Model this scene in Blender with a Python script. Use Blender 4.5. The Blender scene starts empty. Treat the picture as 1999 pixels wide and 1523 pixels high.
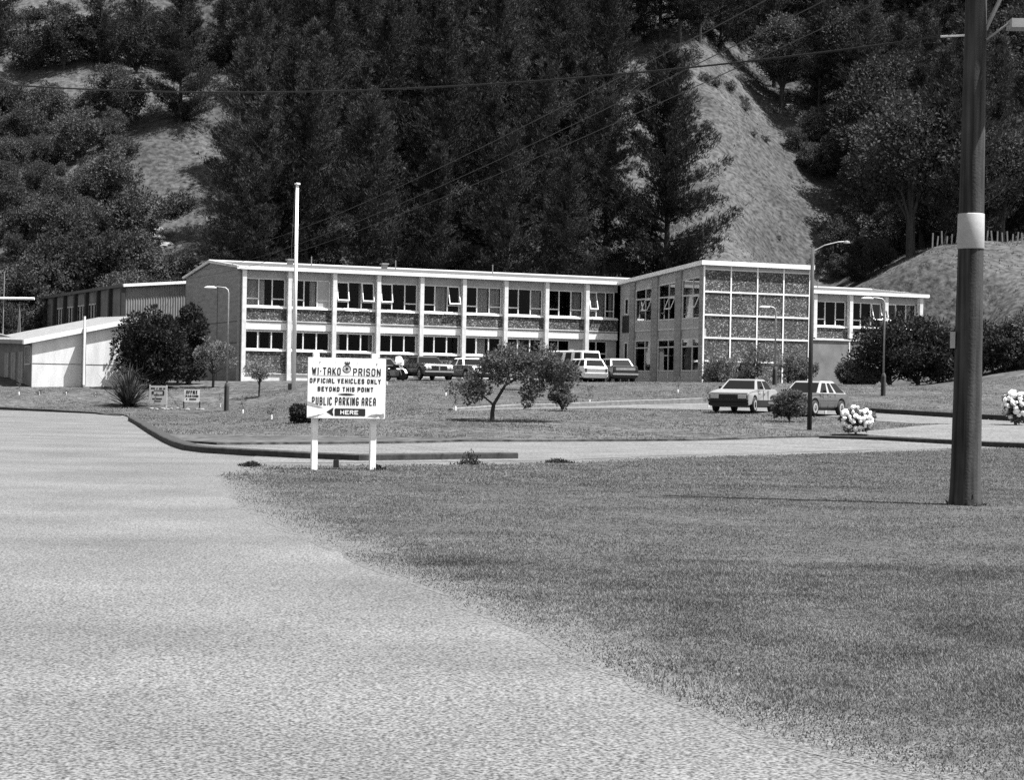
import bpy, bmesh, math, random
import numpy as np
from mathutils import Vector, Matrix
from mathutils.geometry import delaunay_2d_cdt
random.seed(7); rng = np.random.default_rng(7)
sc = bpy.context.scene
C = sc.collection
# ------------------------------------------------------------------ camera
FPX, PIT, ROL, HC = 3824.7, -0.0014, 0.0186, 1.45
W, H = 1999.0, 1523.0
er = Vector((1, 0, 0)); ef = Vector((0, math.cos(PIT), -math.sin(PIT))); eu = Vector((0, math.sin(PIT), math.cos(PIT)))
cr, sr = math.cos(ROL), math.sin(ROL)
cx = er * cr + eu * sr; cy = eu * cr - er * sr
cam = bpy.data.objects.new('camera', bpy.data.cameras.new('camera')); C.objects.link(cam)
M = Matrix((cx, cy, -ef)).transposed().to_4x4(); M.translation = (0, 0, HC)
cam.matrix_world = M
cam.data.sensor_width = 36; cam.data.lens = 36 * FPX / W
cam.data.clip_start = .3; cam.data.clip_end = 3000
sc.camera = cam
# ------------------------------------------------------------------ sky, sun, exposure
SUN_EL = math.radians(66.5)
sun_h = Vector((.975, -.222, 0)).normalized()
sun_dir = Vector((sun_h.x * math.cos(SUN_EL), sun_h.y * math.cos(SUN_EL), math.sin(SUN_EL)))
w = bpy.data.worlds.new('World'); sc.world = w; w.use_nodes = True
nt = w.node_tree; bg = nt.nodes['Background']
sky = nt.nodes.new('ShaderNodeTexSky'); sky.sky_type = 'NISHITA'; sky.sun_disc = False
sky.sun_elevation = SUN_EL; sky.sun_rotation = math.atan2(sun_h.x, sun_h.y)
sky.dust_density = 2.0
bw = nt.nodes.new('ShaderNodeRGBToBW')          # black and white film: the sky as grey light
nt.links.new(sky.outputs[0], bw.inputs[0]); nt.links.new(bw.outputs[0], bg.inputs[0])
bg.inputs[1].default_value = 0.085
sl = bpy.data.lights.new('sun', 'SUN'); sl.energy = 5.0; sl.angle = math.radians(.5); sl.color = (1, 1, 1)
so = bpy.data.objects.new('sun', sl); C.objects.link(so); so.location = (60, -20, 120)
so.rotation_euler = sun_dir.to_track_quat('Z', 'Y').to_euler()
sc.view_settings.view_transform = 'Standard'; sc.view_settings.look = 'None'
sc.view_settings.gamma = 1; sc.view_settings.exposure = 1.45; sc.view_settings.use_curve_mapping = False
sc.cycles.max_bounces = 6; sc.cycles.transparent_max_bounces = 12
sc.cycles.use_denoising = False

# ------------------------------------------------------------------ geometry of the place
def sst(a, b, x):
    t = np.clip((x - a) / (b - a), 0, 1); return t * t * (3 - 2 * t)
PLY = [0, 96, 106, 112, 118, 124, 128, 400]; PLZ = [0, 0, .18, .75, 1.25, 1.65, 1.9, 1.9]
PCY = [0, 55, 60, 65, 70, 79, 84, 92, 100, 108, 114, 120, 400]; PCZ = [0, 0, .07, .28, .48, .72, .82, 1.12, 1.5, 1.9, 2.1, 2.12, 2.12]
def softmax(a, b, k): return (a + b + np.sqrt((a - b) ** 2 + k * k)) / 2
def softmin(a, b, k): return (a + b - np.sqrt((a - b) ** 2 + k * k)) / 2
def wob(X, Y):
    return (np.sin(X * .21 + 1.3) * np.cos(Y * .17 + .4) + .6 * np.sin(X * .47 + Y * .31) + .4 * np.cos(X * .83 - Y * .71 + 2) + .25 * np.sin(X * 1.7 + Y * 1.3))
def z0(X, Y):
    X = np.asarray(X, float); Y = np.asarray(Y, float)
    q = X / np.maximum(Y, 5.0)
    zl = np.interp(Y, PLY, PLZ); zc = np.interp(Y, PCY, PCZ)
    t = sst(-.17, -.04, q)
    z = zl * (1 - t) + zc * t + .2 * sst(0, 14, X) * sst(100, 122, Y)
    z = z + 1.1 * sst(25, 34, X) * sst(95, 125, Y)
    k = softmin(softmin(3 + .335 * (Y - 126), 15.3 + .02 * (Y - 165), 1.2), (15.3 - .62 * (36 - X)) * sst(148, 157, Y) + (1.6 + 1.15 * (X - 30.5)) * (1 - sst(148, 157, Y)), 1.2)
    z = softmax(z, k + .22 * wob(X * 1.3, Y * 1.3), .5)
    yh = 158 + 16 * sst(18, 32, X)
    h = 2.2 + .6 * (Y - yh) + .9 * wob(X * .6, Y * .6)
    # benches (old tracks) cut in the hillside
    for bx, by, rx, ry, a in ((-36, 219, 9, 12, 1.0), (10.5, 224, 8, 9, .9)):
        g = np.exp(-((X - bx) / rx) ** 4 - ((Y - by) / ry) ** 4)
        hb = 2.2 + .6 * (by - 4 - yh) + .12 * (Y - by)
        h = h * (1 - g * a) + hb * g * a
    crest = 44.6 + .62 * (X + 65) - .25 * np.maximum(Y - 275, 0)
    h = softmin(h, crest + 40 * sst(-52, -25, X), 2)
    h = np.where(Y > 140, h, -50)
    return softmax(z, h, .8)
def lawn_off(Y): return .055 * (1 - sst(100, 112, np.asarray(Y, float)))
def zs(X, Y):
    return float(z0(X, Y)) + (float(lawn_off(Y)) if Y > 57.5 else 0.0)
def ray(px, py):
    return (cx * ((px - W / 2) / FPX) + cy * (-(py - H / 2) / FPX) + ef)
def at(px, py, Y):
    d = ray(px, py); return Vector((0, 0, HC)) + d * (Y / d.y)
def G(px, py, flat=False):
    d = ray(px, py); o = Vector((0, 0, HC))
    if flat:
        p = o + d * (-HC / d.z); return p
    Y = 6.0; st = .4; prev = None
    while Y < 320:
        p = o + d * (Y / d.y)
        if p.z <= zs(p.x, p.y):
            lo, hi = Y - st, Y
            for _ in range(18):
                m = (lo + hi) / 2; p = o + d * (m / d.y)
                if p.z <= zs(p.x, p.y): hi = m
                else: lo = m
            p = o + d * (hi / d.y); p.z = zs(p.x, p.y); return p
        Y += st
    return o + d * (Y / d.y)

# ------------------------------------------------------------------ materials
def mat(name, v, rough=.8, n1=None, n2=None, bump=None, metal=0, spec=.3, rnd=0, coord='Object', sheen=0):
    """grey procedural material: v base value, n1/n2 = (scale, amount[, detail]) noise layers, bump=(scale,strength), rnd = per-object variation"""
    m = bpy.data.materials.new(name); m.use_nodes = True; t = m.node_tree; N = t.nodes; L = t.links
    b = N['Principled BSDF']; b.inputs['Roughness'].default_value = rough; b.inputs['Metallic'].default_value = metal
    b.inputs['Specular IOR Level'].default_value = spec
    tc = N.new('ShaderNodeTexCoord'); val = N.new('ShaderNodeValue'); val.outputs[0].default_value = v
    cur = val.outputs[0]
    def mul(a, bsock):
        x = N.new('ShaderNodeMath'); x.operation = 'MULTIPLY'; L.new(a, x.inputs[0]); L.new(bsock, x.inputs[1]); return x.outputs[0]
    for ly in (n1, n2):
        if not ly: continue
        s, amt = ly[0], ly[1]
        nz = N.new('ShaderNodeTexNoise'); nz.inputs['Scale'].default_value = s if not isinstance(s, tuple) else 1.0
        nz.inputs['Detail'].default_value = ly[2] if len(ly) > 2 else 4
        src = tc.outputs[coord]
        if isinstance(s, tuple):
            mp = N.new('ShaderNodeMapping'); mp.inputs['Scale'].default_value = s; L.new(src, mp.inputs[0]); src = mp.outputs[0]
        L.new(src, nz.inputs['Vector'])
        lo = ly[3] if len(ly) > 3 else .25
        r = N.new('ShaderNodeMapRange'); r.inputs[1].default_value = lo; r.inputs[2].default_value = 1 - lo
        r.inputs[3].default_value = 1 - amt; r.inputs[4].default_value = 1 + amt
        L.new(nz.outputs['Fac'], r.inputs[0]); cur = mul(cur, r.outputs[0])
    if rnd:
        oi = N.new('ShaderNodeObjectInfo'); r = N.new('ShaderNodeMapRange'); r.inputs[3].default_value = 1 - rnd; r.inputs[4].default_value = 1 + rnd
        L.new(oi.outputs['Random'], r.inputs[0]); cur = mul(cur, r.outputs[0])
    L.new(cur, b.inputs['Base Color'])
    if bump:
        nz = N.new('ShaderNodeTexNoise'); nz.inputs['Scale'].default_value = bump[0]; nz.inputs['Detail'].default_value = 5
        L.new(tc.outputs[coord], nz.inputs['Vector'])
        bp = N.new('ShaderNodeBump'); bp.inputs['Strength'].default_value = bump[1]; bp.inputs['Distance'].default_value = bump[2] if len(bump) > 2 else .02
        L.new(nz.outputs['Fac'], bp.inputs['Height']); L.new(bp.outputs[0], b.inputs['Normal'])
    return m
def glass_mat(name, refl=.06, tint=.6, rough=.02):
    m = bpy.data.materials.new(name); m.use_nodes = True; t = m.node_tree; N = t.nodes; L = t.links
    N.remove(N['Principled BSDF']); out = N['Material Output']
    tr = N.new('ShaderNodeBsdfTransparent'); tr.inputs[0].default_value = (tint,) * 3 + (1,)
    gl = N.new('ShaderNodeBsdfGlossy'); gl.inputs['Roughness'].default_value = rough; gl.inputs[0].default_value = (.9, .9, .9, 1)
    fr = N.new('ShaderNodeFresnel'); fr.inputs[0].default_value = 1.5
    ml = N.new('ShaderNodeMath'); ml.operation = 'MULTIPLY'; ml.inputs[1].default_value = .25; L.new(fr.outputs[0], ml.inputs[0])
    mx = N.new('ShaderNodeMixShader'); L.new(ml.outputs[0], mx.inputs[0]); L.new(tr.outputs[0], mx.inputs[1]); L.new(gl.outputs[0], mx.inputs[2])
    L.new(mx.outputs[0], out.inputs[0]); return m
def pebble_mat(name):
    m = mat(name, .07, .85, None, (1.1, .25)); t = m.node_tree; N = t.nodes; L = t.links; b = N['Principled BSDF']
    tc = N.new('ShaderNodeTexCoord')
    vo = N.new('ShaderNodeTexVoronoi'); vo.inputs['Scale'].default_value = 16
    L.new(tc.outputs['Object'], vo.inputs['Vector'])
    cr_ = N.new('ShaderNodeValToRGB'); e = cr_.color_ramp.elements
    e[0].position = 0; e[0].color = (.035, .035, .035, 1); e[1].position = .6; e[1].color = (.06, .06, .06, 1)
    for p, v in ((.75, .10), (.88, .17), (.97, .34)):
        x = e.new(p); x.color = (v, v, v, 1)
    sp = N.new('ShaderNodeSeparateColor'); L.new(vo.outputs['Color'], sp.inputs[0]); L.new(sp.outputs[0], cr_.inputs[0])
    old = b.inputs['Base Color'].links[0].from_socket
    mx = N.new('ShaderNodeMath'); mx.operation = 'MULTIPLY'; mr = N.new('ShaderNodeMath'); mr.operation = 'MULTIPLY'; mr.inputs[1].default_value = 1 / .07
    L.new(old, mr.inputs[0]); L.new(mr.outputs[0], mx.inputs[0]); L.new(cr_.outputs[0], mx.inputs[1]); L.new(mx.outputs[0], b.inputs['Base Color'])
    bp = N.new('ShaderNodeBump'); bp.inputs['Strength'].default_value = .7; bp.inputs['Distance'].default_value = .03; bp.invert = True
    L.new(vo.outputs['Distance'], bp.inputs['Height']); L.new(bp.outputs[0], b.inputs['Normal'])
    return m
def leaf_mat(name, v, rnd=.25, tr=.25, n1=(.5, .35)):
    m = mat(name, v, .75, n1, None, rnd=rnd, spec=.1); t = m.node_tree; N = t.nodes; L = t.links
    b = N['Principled BSDF']; out = N['Material Output']
    tl = N.new('ShaderNodeBsdfTranslucent'); L.new(b.inputs['Base Color'].links[0].from_socket, tl.inputs[0])
    mx = N.new('ShaderNodeMixShader'); mx.inputs[0].default_value = tr
    L.new(b.outputs[0], mx.inputs[1]); L.new(tl.outputs[0], mx.inputs[2]); L.new(mx.outputs[0], out.inputs[0]); return m
MT = {}
MT['road'] = mat('road_chipseal', .102, .9, (60, .75, 3, .34), (.4, .22, 6, .3), bump=(50, .5, .012), spec=.15)
MT['gravel'] = mat('gravel', .112, .95, (16, .5, 5, .34), (.7, .22, 4), bump=(30, .4, .02), spec=.1)
MT['lawn'] = mat('lawn_grass', .063, .9, (3.0, .55, 10, .33), (.3, .3, 6, .3), bump=(9, .25, .03), spec=.05)
MT['lawn_near'] = mat('lawn_near', .047, .9, (14, .6, 8, .33), (.5, .3, 6, .3), bump=(30, 1.0, .03))
def thin_edge(m):
    # worn verge: grass thins out into bare chip towards the road (attribute 'edge' = metres from the verge line)
    t = m.node_tree; N = t.nodes; L = t.links; b = N['Principled BSDF']; old = b.inputs['Base Color'].links[0].from_socket
    at_ = N.new('ShaderNodeAttribute'); at_.attribute_name = 'edge'; tc = N.new('ShaderNodeTexCoord')
    nz = N.new('ShaderNodeTexNoise'); nz.inputs['Scale'].default_value = 3.5; nz.inputs['Detail'].default_value = 9; nz.inputs['Roughness'].default_value = .75; L.new(tc.outputs['Object'], nz.inputs[0])
    ma = N.new('ShaderNodeMath'); ma.operation = 'MULTIPLY_ADD'; ma.inputs[1].default_value = 3.4; ma.inputs[2].default_value = -1.95; L.new(nz.outputs['Fac'], ma.inputs[0])
    ad = N.new('ShaderNodeMath'); ad.operation = 'ADD'; L.new(at_.outputs['Fac'], ad.inputs[0]); L.new(ma.outputs[0], ad.inputs[1])
    mr = N.new('ShaderNodeMapRange'); mr.inputs[1].default_value = .1; mr.inputs[2].default_value = .5; L.new(ad.outputs[0], mr.inputs[0])
    n2 = N.new('ShaderNodeTexNoise'); n2.inputs['Scale'].default_value = 60; n2.inputs['Detail'].default_value = 3; L.new(tc.outputs['Object'], n2.inputs[0])
    m2 = N.new('ShaderNodeMapRange'); m2.inputs[1].default_value = .34; m2.inputs[2].default_value = .66; m2.inputs[3].default_value = .028; m2.inputs[4].default_value = .165; L.new(n2.outputs['Fac'], m2.inputs[0])
    mx = N.new('ShaderNodeMix'); mx.data_type = 'FLOAT'; L.new(mr.outputs[0], mx.inputs[0]); L.new(m2.outputs[0], mx.inputs[2]); L.new(old, mx.inputs[3]); L.new(mx.outputs[0], b.inputs['Base Color'])
thin_edge(MT['lawn_near'])
MT['hill'] = mat('hill_grass', .055, .95, (2.0, .5, 10, .33), (.13, .3, 6, .3), bump=(1.6, .7, .3), spec=.05)
MT['blade'] = leaf_mat('grass_blade', .13, 0, .2, (1.2, .5))
MT['slip'] = mat('slip_clay', .17, .9, (2, .4, 6, .3))
MT['tussock'] = leaf_mat('tussock', .07, 0, .25, (.4, .5))
MT['kerb'] = mat('kerb_concrete', .14, .9, (6, .35, 6), (40, .3))
MT['kerb_dark'] = mat('kerb_tarred', .03, .9, (6, .5, 6), (40, .3))
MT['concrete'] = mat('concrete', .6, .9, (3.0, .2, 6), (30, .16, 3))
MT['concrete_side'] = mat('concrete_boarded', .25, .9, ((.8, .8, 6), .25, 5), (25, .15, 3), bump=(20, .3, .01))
MT['corrugate'] = mat('corrugated_wall', .17, .7, (2, .15, 4))
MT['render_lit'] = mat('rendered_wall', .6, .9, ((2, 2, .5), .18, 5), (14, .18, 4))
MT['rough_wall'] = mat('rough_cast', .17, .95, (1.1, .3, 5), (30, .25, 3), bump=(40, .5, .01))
MT['white'] = mat('white_paint', .78, .6, (2, .06), (40, .05))
MT['white_dirty'] = mat('white_paint_worn', .75, .7, (5, .16, 7), (60, .1))
MT['frame'] = mat('frame_paint', .62, .6, (3, .12))
MT['frame_grey'] = mat('frame_grey_paint', .5, .6, (3, .12))
MT['pebble'] = pebble_mat('exposed_aggregate')
MT['infill'] = mat('infill_panel', .36, .8, (2, .12), (30, .1))
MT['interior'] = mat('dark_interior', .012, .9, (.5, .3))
MT['curtain'] = mat('curtain_cloth', .5, .95, ((9, 9, .3), .35, 2), None, rnd=.3)
MT['roof'] = mat('corrugated_roof', .09, .7, ((3, .3, 1), .2), (30, .1))
MT['roof_light'] = mat('pale_metal_roof', .33, .6, (1.5, .12, 5), (20, .1))
MT['dark_paint'] = mat('dark_paint', .028, .6, (5, .25))
MT['metal'] = mat('galvanised', .3, .5, (6, .2), metal=.6)
MT['wood'] = mat('weathered_wood', .036, .9, ((16, 16, .6), .7, 6, .33), (3, .25), bump=(30, .5, .01))
MT['wood_pale'] = mat('pale_wood', .2, .9, ((14, 14, .7), .35, 6), (3, .2))
MT['band'] = mat('metal_band', .34, .6, (3, .15), (30, .1))
MT['ink'] = mat('sign_ink', .012, .7, (9, .5, 6))
MT['bark'] = mat('bark', .045, .95, ((8, 8, 1.5), .4, 5), None, bump=(9, .8, .05))
MT['pine'] = leaf_mat('pine_needles', .030, .35, .15, (.45, .4))
MT['bush'] = leaf_mat('bush_leaves', .052, .5, .2, (.6, .4))
MT['bush_pale'] = leaf_mat('pale_bush_leaves', .06, .3, .25, (.6, .4))
MT['leaf'] = leaf_mat('tree_leaves', .10, .2, .3, (2, .3))
MT['leaf_pale'] = leaf_mat('young_leaves', .14, .2, .3, (2, .3))
MT['leaf_dark'] = leaf_mat('dark_leaves', .025, .2, .15, (2, .3))
MT['flax'] = leaf_mat('flax_leaves', .055, .2, .15, (3, .4))
MT['flower'] = mat('white_petals', .75, .8, (9, .15))
MT['glass'] = glass_mat('window_glass')
MT['car_glass'] = mat('car_glass', .008, .1, spec=.12)
MT['chrome'] = mat('chrome', .6, .18, metal=1)
MT['rubber'] = mat('rubber', .016, .8, (20, .3))
MT['black'] = mat('black_plastic', .012, .5)
MT['rim'] = mat('wheel_rim', .28, .4, spec=.5)
MT['lens'] = mat('lamp_lens', .45, .15, spec=.6)
MT['sill'] = mat('window_sill', .8, .7, (3, .08))
def paint(name, v, r=.28): return mat(name, v, r, (2, .04), None, spec=.5)

# ------------------------------------------------------------------ mesh helpers
class MB:
    def __init__(s): s.v = []; s.f = []
    def add(s, vs, fs):
        o = len(s.v); s.v += [tuple(p) for p in vs]; s.f += [tuple(i + o for i in f) for f in fs]; return s
    def box(s, a, b, R=None, piv=None):
        x0, y0, z0_ = a; x1, y1, z1 = b
        vs = [Vector(p) for p in ((x0, y0, z0_), (x1, y0, z0_), (x1, y1, z0_), (x0, y1, z0_), (x0, y0, z1), (x1, y0, z1), (x1, y1, z1), (x0, y1, z1))]
        if R is not None:
            piv = Vector(piv); vs = [R @ (p - piv) + piv for p in vs]
        return s.add(vs, ((0, 3, 2, 1), (4, 5, 6, 7), (0, 1, 5, 4), (1, 2, 6, 5), (2, 3, 7, 6), (3, 0, 4, 7)))
    def prism(s, poly, axis, lo, hi):
        """poly: 2D points; axis 'x','y','z' extruded from lo to hi"""
        def mk(p, t): return {'x': (t, p[0], p[1]), 'y': (p[0], t, p[1]), 'z': (p[0], p[1], t)}[axis]
        n = len(poly)
        vs = [mk(p, lo) for p in poly] + [mk(p, hi) for p in poly]
        fs = [tuple(range(n)), tuple(range(2 * n - 1, n - 1, -1))] + [(i, (i + 1) % n, n + (i + 1) % n, n + i) for i in range(n)]
        return s.add(vs, fs)
    def tube(s, pts, rad, n=6, cap=True):
        pts = [Vector(p) for p in pts]; R = rad if isinstance(rad, (list, tuple)) else [rad] * len(pts)
        vs = []; fs = []
        for i, p in enumerate(pts):
            d = (pts[min(i + 1, len(pts) - 1)] - pts[max(i - 1, 0)]).normalized()
            a = d.orthogonal().normalized() if abs(d.z) > .98 or i == 0 and abs(d.z) > .98 else d.cross(Vector((0, 0, 1))).normalized()
            b = d.cross(a)
            for k in range(n):
                t = 2 * math.pi * k / n; vs.append(p + (a * math.cos(t) + b * math.sin(t)) * R[i])
        for i in range(len(pts) - 1):
            for k in range(n): fs.append((i * n + k, i * n + (k + 1) % n, (i + 1) * n + (k + 1) % n, (i + 1) * n + k))
        if cap: fs += [tuple(range(n - 1, -1, -1)), tuple(range((len(pts) - 1) * n, len(pts) * n))]
        return s.add(vs, fs)
    def lathe(s, prof, c=(0, 0, 0), n=16, axis='z'):
        vs = []; fs = []
        for r, h in prof:
            for k in range(n):
                t = 2 * math.pi * k / n; p = (r * math.cos(t), r * math.sin(t), h)
                if axis == 'y': p = (p[0], p[2], p[1])
                vs.append((p[0] + c[0], p[1] + c[1], p[2] + c[2]))
        for i in range(len(prof) - 1):
            for k in range(n): fs.append((i * n + k, i * n + (k + 1) % n, (i + 1) * n + (k + 1) % n, (i + 1) * n + k))
        fs += [tuple(range(n - 1, -1, -1)), tuple(range((len(prof) - 1) * n, len(prof) * n))]
        return s.add(vs, fs)
    def mesh(s, name, smooth=False, fix=True):
        m = bpy.data.meshes.new(name); m.from_pydata(s.v, [], s.f)
        if fix:
            bm = bmesh.new(); bm.from_mesh(m); bmesh.ops.recalc_face_normals(bm, faces=bm.faces); bm.to_mesh(m); bm.free()
        if smooth: m.polygons.foreach_set('use_smooth', [True] * len(m.polygons))
        return m
    def build(s, name, material, parent=None, smooth=False, bevel=0, loc=None):
        m = s.mesh(name, smooth)
        if bevel:
            bm = bmesh.new(); bm.from_mesh(m); bmesh.ops.bevel(bm, geom=[e for e in bm.edges if len(e.link_faces) == 2 and e.calc_face_angle(0) > .5], offset=bevel, segments=2, affect='EDGES', clamp_overlap=True); bm.to_mesh(m); bm.free()
        m.materials.append(MT[material] if isinstance(material, str) else material)
        return link(name, m, parent, loc)
def link(name, m, parent=None, loc=None):
    o = bpy.data.objects.new(name, m); C.objects.link(o)
    if parent is not None: o.parent = parent
    if loc is not None: o.location = loc
    return o
def thing(name, label, cat, loc=(0, 0, 0), rz=0, group=None):
    o = bpy.data.objects.new(name, None); C.objects.link(o); o.location = loc; o.rotation_euler = (0, 0, rz); o.empty_display_size = .3
    return tag(o, label, cat, group)
def tag(o, label, cat, group=None):
    o['label'] = label; o['category'] = cat
    if group: o['group'] = group
    return o
def struct(o): o['kind'] = 'structure'; return o
def fast_mesh(name, V, F, material):
    """V (n,3), F (m,k) with constant k"""
    m = bpy.data.meshes.new(name); n, k = F.shape
    m.vertices.add(len(V)); m.vertices.foreach_set('co', V.astype(np.float32).ravel())
    m.loops.add(n * k); m.loops.foreach_set('vertex_index', F.astype(np.int32).ravel())
    m.polygons.add(n); m.polygons.foreach_set('loop_start', np.arange(0, n * k, k, dtype=np.int32)); m.polygons.foreach_set('loop_total', np.full(n, k, np.int32))
    m.update(calc_edges=True); m.materials.append(MT[material] if isinstance(material, str) else material); return m
def dup(root, loc, rz, scale=1, label=None, group=None):
    r = root.copy(); C.objects.link(r); r.location = loc; r.rotation_euler = (0, 0, rz); r.scale = scale if isinstance(scale, tuple) else (scale,) * 3
    if label: r['label'] = label
    if group: r['group'] = group
    for ch in root.children:
        c = ch.copy(); C.objects.link(c); c.parent = r
    return r

# ------------------------------------------------------------------ ground, road, lawns
def grid(name, xs, ys, zf, material):
    X, Y = np.meshgrid(xs, ys); Z = zf(X, Y)
    V = np.stack([X, Y, Z], -1).reshape(-1, 3); nx = len(xs); ny = len(ys)
    i = np.arange((ny - 1) * nx).reshape(ny - 1, nx)[:, :-1].ravel()
    F = np.stack([i, i + 1, i + nx + 1, i + nx], -1)
    m = fast_mesh(name, V, F, material); m.polygons.foreach_set('use_smooth', [True] * len(m.polygons)); return m
xs = np.concatenate([np.linspace(-400, -95, 24)[:-1], np.arange(-95, 96, 1.5), np.linspace(95, 400, 24)[1:]])
ys = np.concatenate([np.arange(-30, 100, 4.0), np.arange(100, 330, 1.5), np.linspace(330, 700, 20)[1:]])
struct(link('ground', grid('ground', xs, ys, lambda X, Y: z0(X, Y) - .16 * (1 - sst(126, 131, Y)), 'hill')))
def resample(P, step, jit=0):
    out = []
    for i in range(len(P) - 1):
        a, b = Vector(P[i]), Vector(P[i + 1]); n = max(1, int((b - a).length / step))
        for k in range(n):
            p = a.lerp(b, k / n)
            if jit and not (i == 0 and k == 0): p = p + Vector((random.gauss(0, jit), random.gauss(0, jit)))
            out.append(p)
    out.append(Vector(P[-1])); return out
def inside(P, x, y):
    x = np.asarray(x, float); y = np.asarray(y, float); c = np.zeros(x.shape, bool); n = len(P)
    for i in range(n):
        x1, y1 = P[i][0], P[i][1]; x2, y2 = P[(i + 1) % n][0], P[(i + 1) % n][1]
        if y1 == y2: continue
        c ^= ((y1 > y) != (y2 > y)) & (x < (x2 - x1) * (y - y1) / (y2 - y1) + x1)
    return c
def sheet(name, poly, cell, zf, material, skirt=.25):
    P = [Vector((p[0], p[1])) for p in poly]
    x0, x1 = min(p.x for p in P), max(p.x for p in P); y0, y1 = min(p.y for p in P), max(p.y for p in P)
    gx, gy = np.meshgrid(np.arange(x0 + cell / 2, x1, cell), np.arange(y0 + cell / 2, y1, cell)); gx = gx.ravel(); gy = gy.ravel()
    k = inside(P, gx, gy); inner = [Vector((a, b)) for a, b in zip(gx[k], gy[k])]
    n = len(P)
    r = delaunay_2d_cdt(P + inner, [], [list(range(n))], 1, 1e-5)
    V2, F = r[0], r[2]
    A = np.array([(v.x, v.y) for v in V2]); Z = zf(A[:, 0], A[:, 1])
    V = [(a[0], a[1], z) for a, z in zip(A, Z)]
    m = bpy.data.meshes.new(name); m.from_pydata(V, [], [tuple(f) for f in F])
    bm = bmesh.new(); bm.from_mesh(m)
    bmesh.ops.recalc_face_normals(bm, faces=bm.faces)
    if sum(f.normal.z for f in bm.faces) < 0: bmesh.ops.reverse_faces(bm, faces=bm.faces)
    if skirt:
        be = [e for e in bm.edges if e.is_boundary]
        r = bmesh.ops.extrude_edge_only(bm, edges=be)
        for v in [g for g in r['geom'] if isinstance(g, bmesh.types.BMVert)]: v.co.z -= skirt
    bm.to_mesh(m); bm.free(); m.materials.append(MT[material])
    return struct(link(name, m))
gp = lambda L_, flat=True: [tuple(G(x, y, flat).xy) for x, y in L_]
struct(link('road', grid('road', np.arange(-70, 71, 2.0), np.arange(-12, 113, 1.0), lambda X, Y: z0(X, Y) * (Y < 200) - .12 * np.where(X > -14, sst(88, 98, Y), sst(104, 110, Y)), 'road')))
near_px = [(455, 925), (468, 917), (510, 911), (700, 909), (860, 909), (1000, 906), (1100, 904), (1300, 894), (1500, 889), (1700, 883), (1860, 879), (1999, 878)]
left_px = [(2060, 1530), (1950, 1512), (1800, 1478), (1600, 1424), (1450, 1372), (1300, 1312), (1180, 1256), (1050, 1206), (950, 1162), (850, 1124), (760, 1096), (700, 1066), (600, 1028), (520, 985), (480, 945), (455, 925)]
def shift_left(P, d): return [(x - d, y - d * .9) for x, y in P]
NEAR = resample(gp(near_px), .6, .04)[:-1] + [Vector((26, 62)), Vector((34, 60)), Vector((34, 2)), Vector((3.2, 2.0))] + resample(shift_left(gp(left_px), .32), .5, .05)[:-1]
ln = sheet('lawn', NEAR, .45, lambda X, Y: z0(X, Y) + .0015, 'lawn_near', 0)
def edge_dist(X, Y, P):
    D = np.full(np.shape(X), 1e9)
    for (x1, y1), (x2, y2) in zip(P[:-1], P[1:]):
        dx, dy = x2 - x1, y2 - y1; t = np.clip(((X - x1) * dx + (Y - y1) * dy) / (dx * dx + dy * dy + 1e-9), 0, 1)
        D = np.minimum(D, np.hypot(X - x1 - t * dx, Y - y1 - t * dy))
    return D
VERGE = shift_left(gp(left_px), .32) + gp(near_px)
co = np.empty(len(ln.data.vertices) * 3); ln.data.vertices.foreach_get('co', co); co = co.reshape(-1, 3)
co[:, 2] += np.clip(edge_dist(co[:, 0], co[:, 1], VERGE) * .03 - .004, 0, .02); ln.data.vertices.foreach_set('co', co.ravel())
ea = ln.data.attributes.new('edge', 'FLOAT', 'POINT'); ea.data.foreach_set('value', np.minimum(edge_dist(co[:, 0], co[:, 1], VERGE), 5).astype(np.float32))
front_px = [(258, 815), (300, 836), (350, 864), (430, 869), (560, 868), (700, 867), (900, 863), (1100, 861), (1300, 858), (1500, 853), (1640, 849), (1720, 853), (1860, 861), (1999, 869)]
FAR = [(-75, 103)] + gp([(0, 797), (100, 801), (190, 805), (240, 809)], False) + resample(gp(front_px, False), 1.0, .05) + [Vector((60, 66)), ] + resample([(60, 66), (60, 127)], 2)[1:] + resample([(60, 127), (-75, 127)], 1.5)[1:]
FAR = [Vector((p[0], p[1])) for p in FAR]
sheet('lawn', FAR, 1.6, lambda X, Y: z0(X, Y) + lawn_off(Y) + .004, 'lawn', .3)
park_px = [(872, 803), (1000, 800), (1200, 797), (1380, 801), (1500, 806), (1600, 812), (1700, 822), (1780, 828), (1862, 828.5), (1780, 834), (1700, 842), (1655, 847), (1720, 852), (1860, 860), (1999, 868), (2040, 870), (2040, 828), (1999, 825), (1830, 815), (1700, 807), (1500, 795), (1370, 788), (1200, 792), (1000, 797)]
PARK = resample(gp(park_px, False), 1.2, .03)
sheet('driveway', PARK, 1.4, lambda X, Y: z0(X, Y) + lawn_off(Y) + .02, 'gravel', .03)
drive_px = [(480, 905), (700, 904), (1000, 900), (1100, 899), (1300, 890), (1500, 885), (1700, 879), (1860, 875), (1990, 874), (1999, 872), (1860, 865), (1720, 857), (1640, 853), (1500, 856), (1300, 861), (1100, 864), (900, 866), (700, 870), (560, 872), (430, 874), (400, 877), (500, 890)]
sheet('driveway', [Vector(p) for p in gp(drive_px, False)], 1.3, lambda X, Y: z0(X, Y) + .006, 'gravel', 0)
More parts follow.
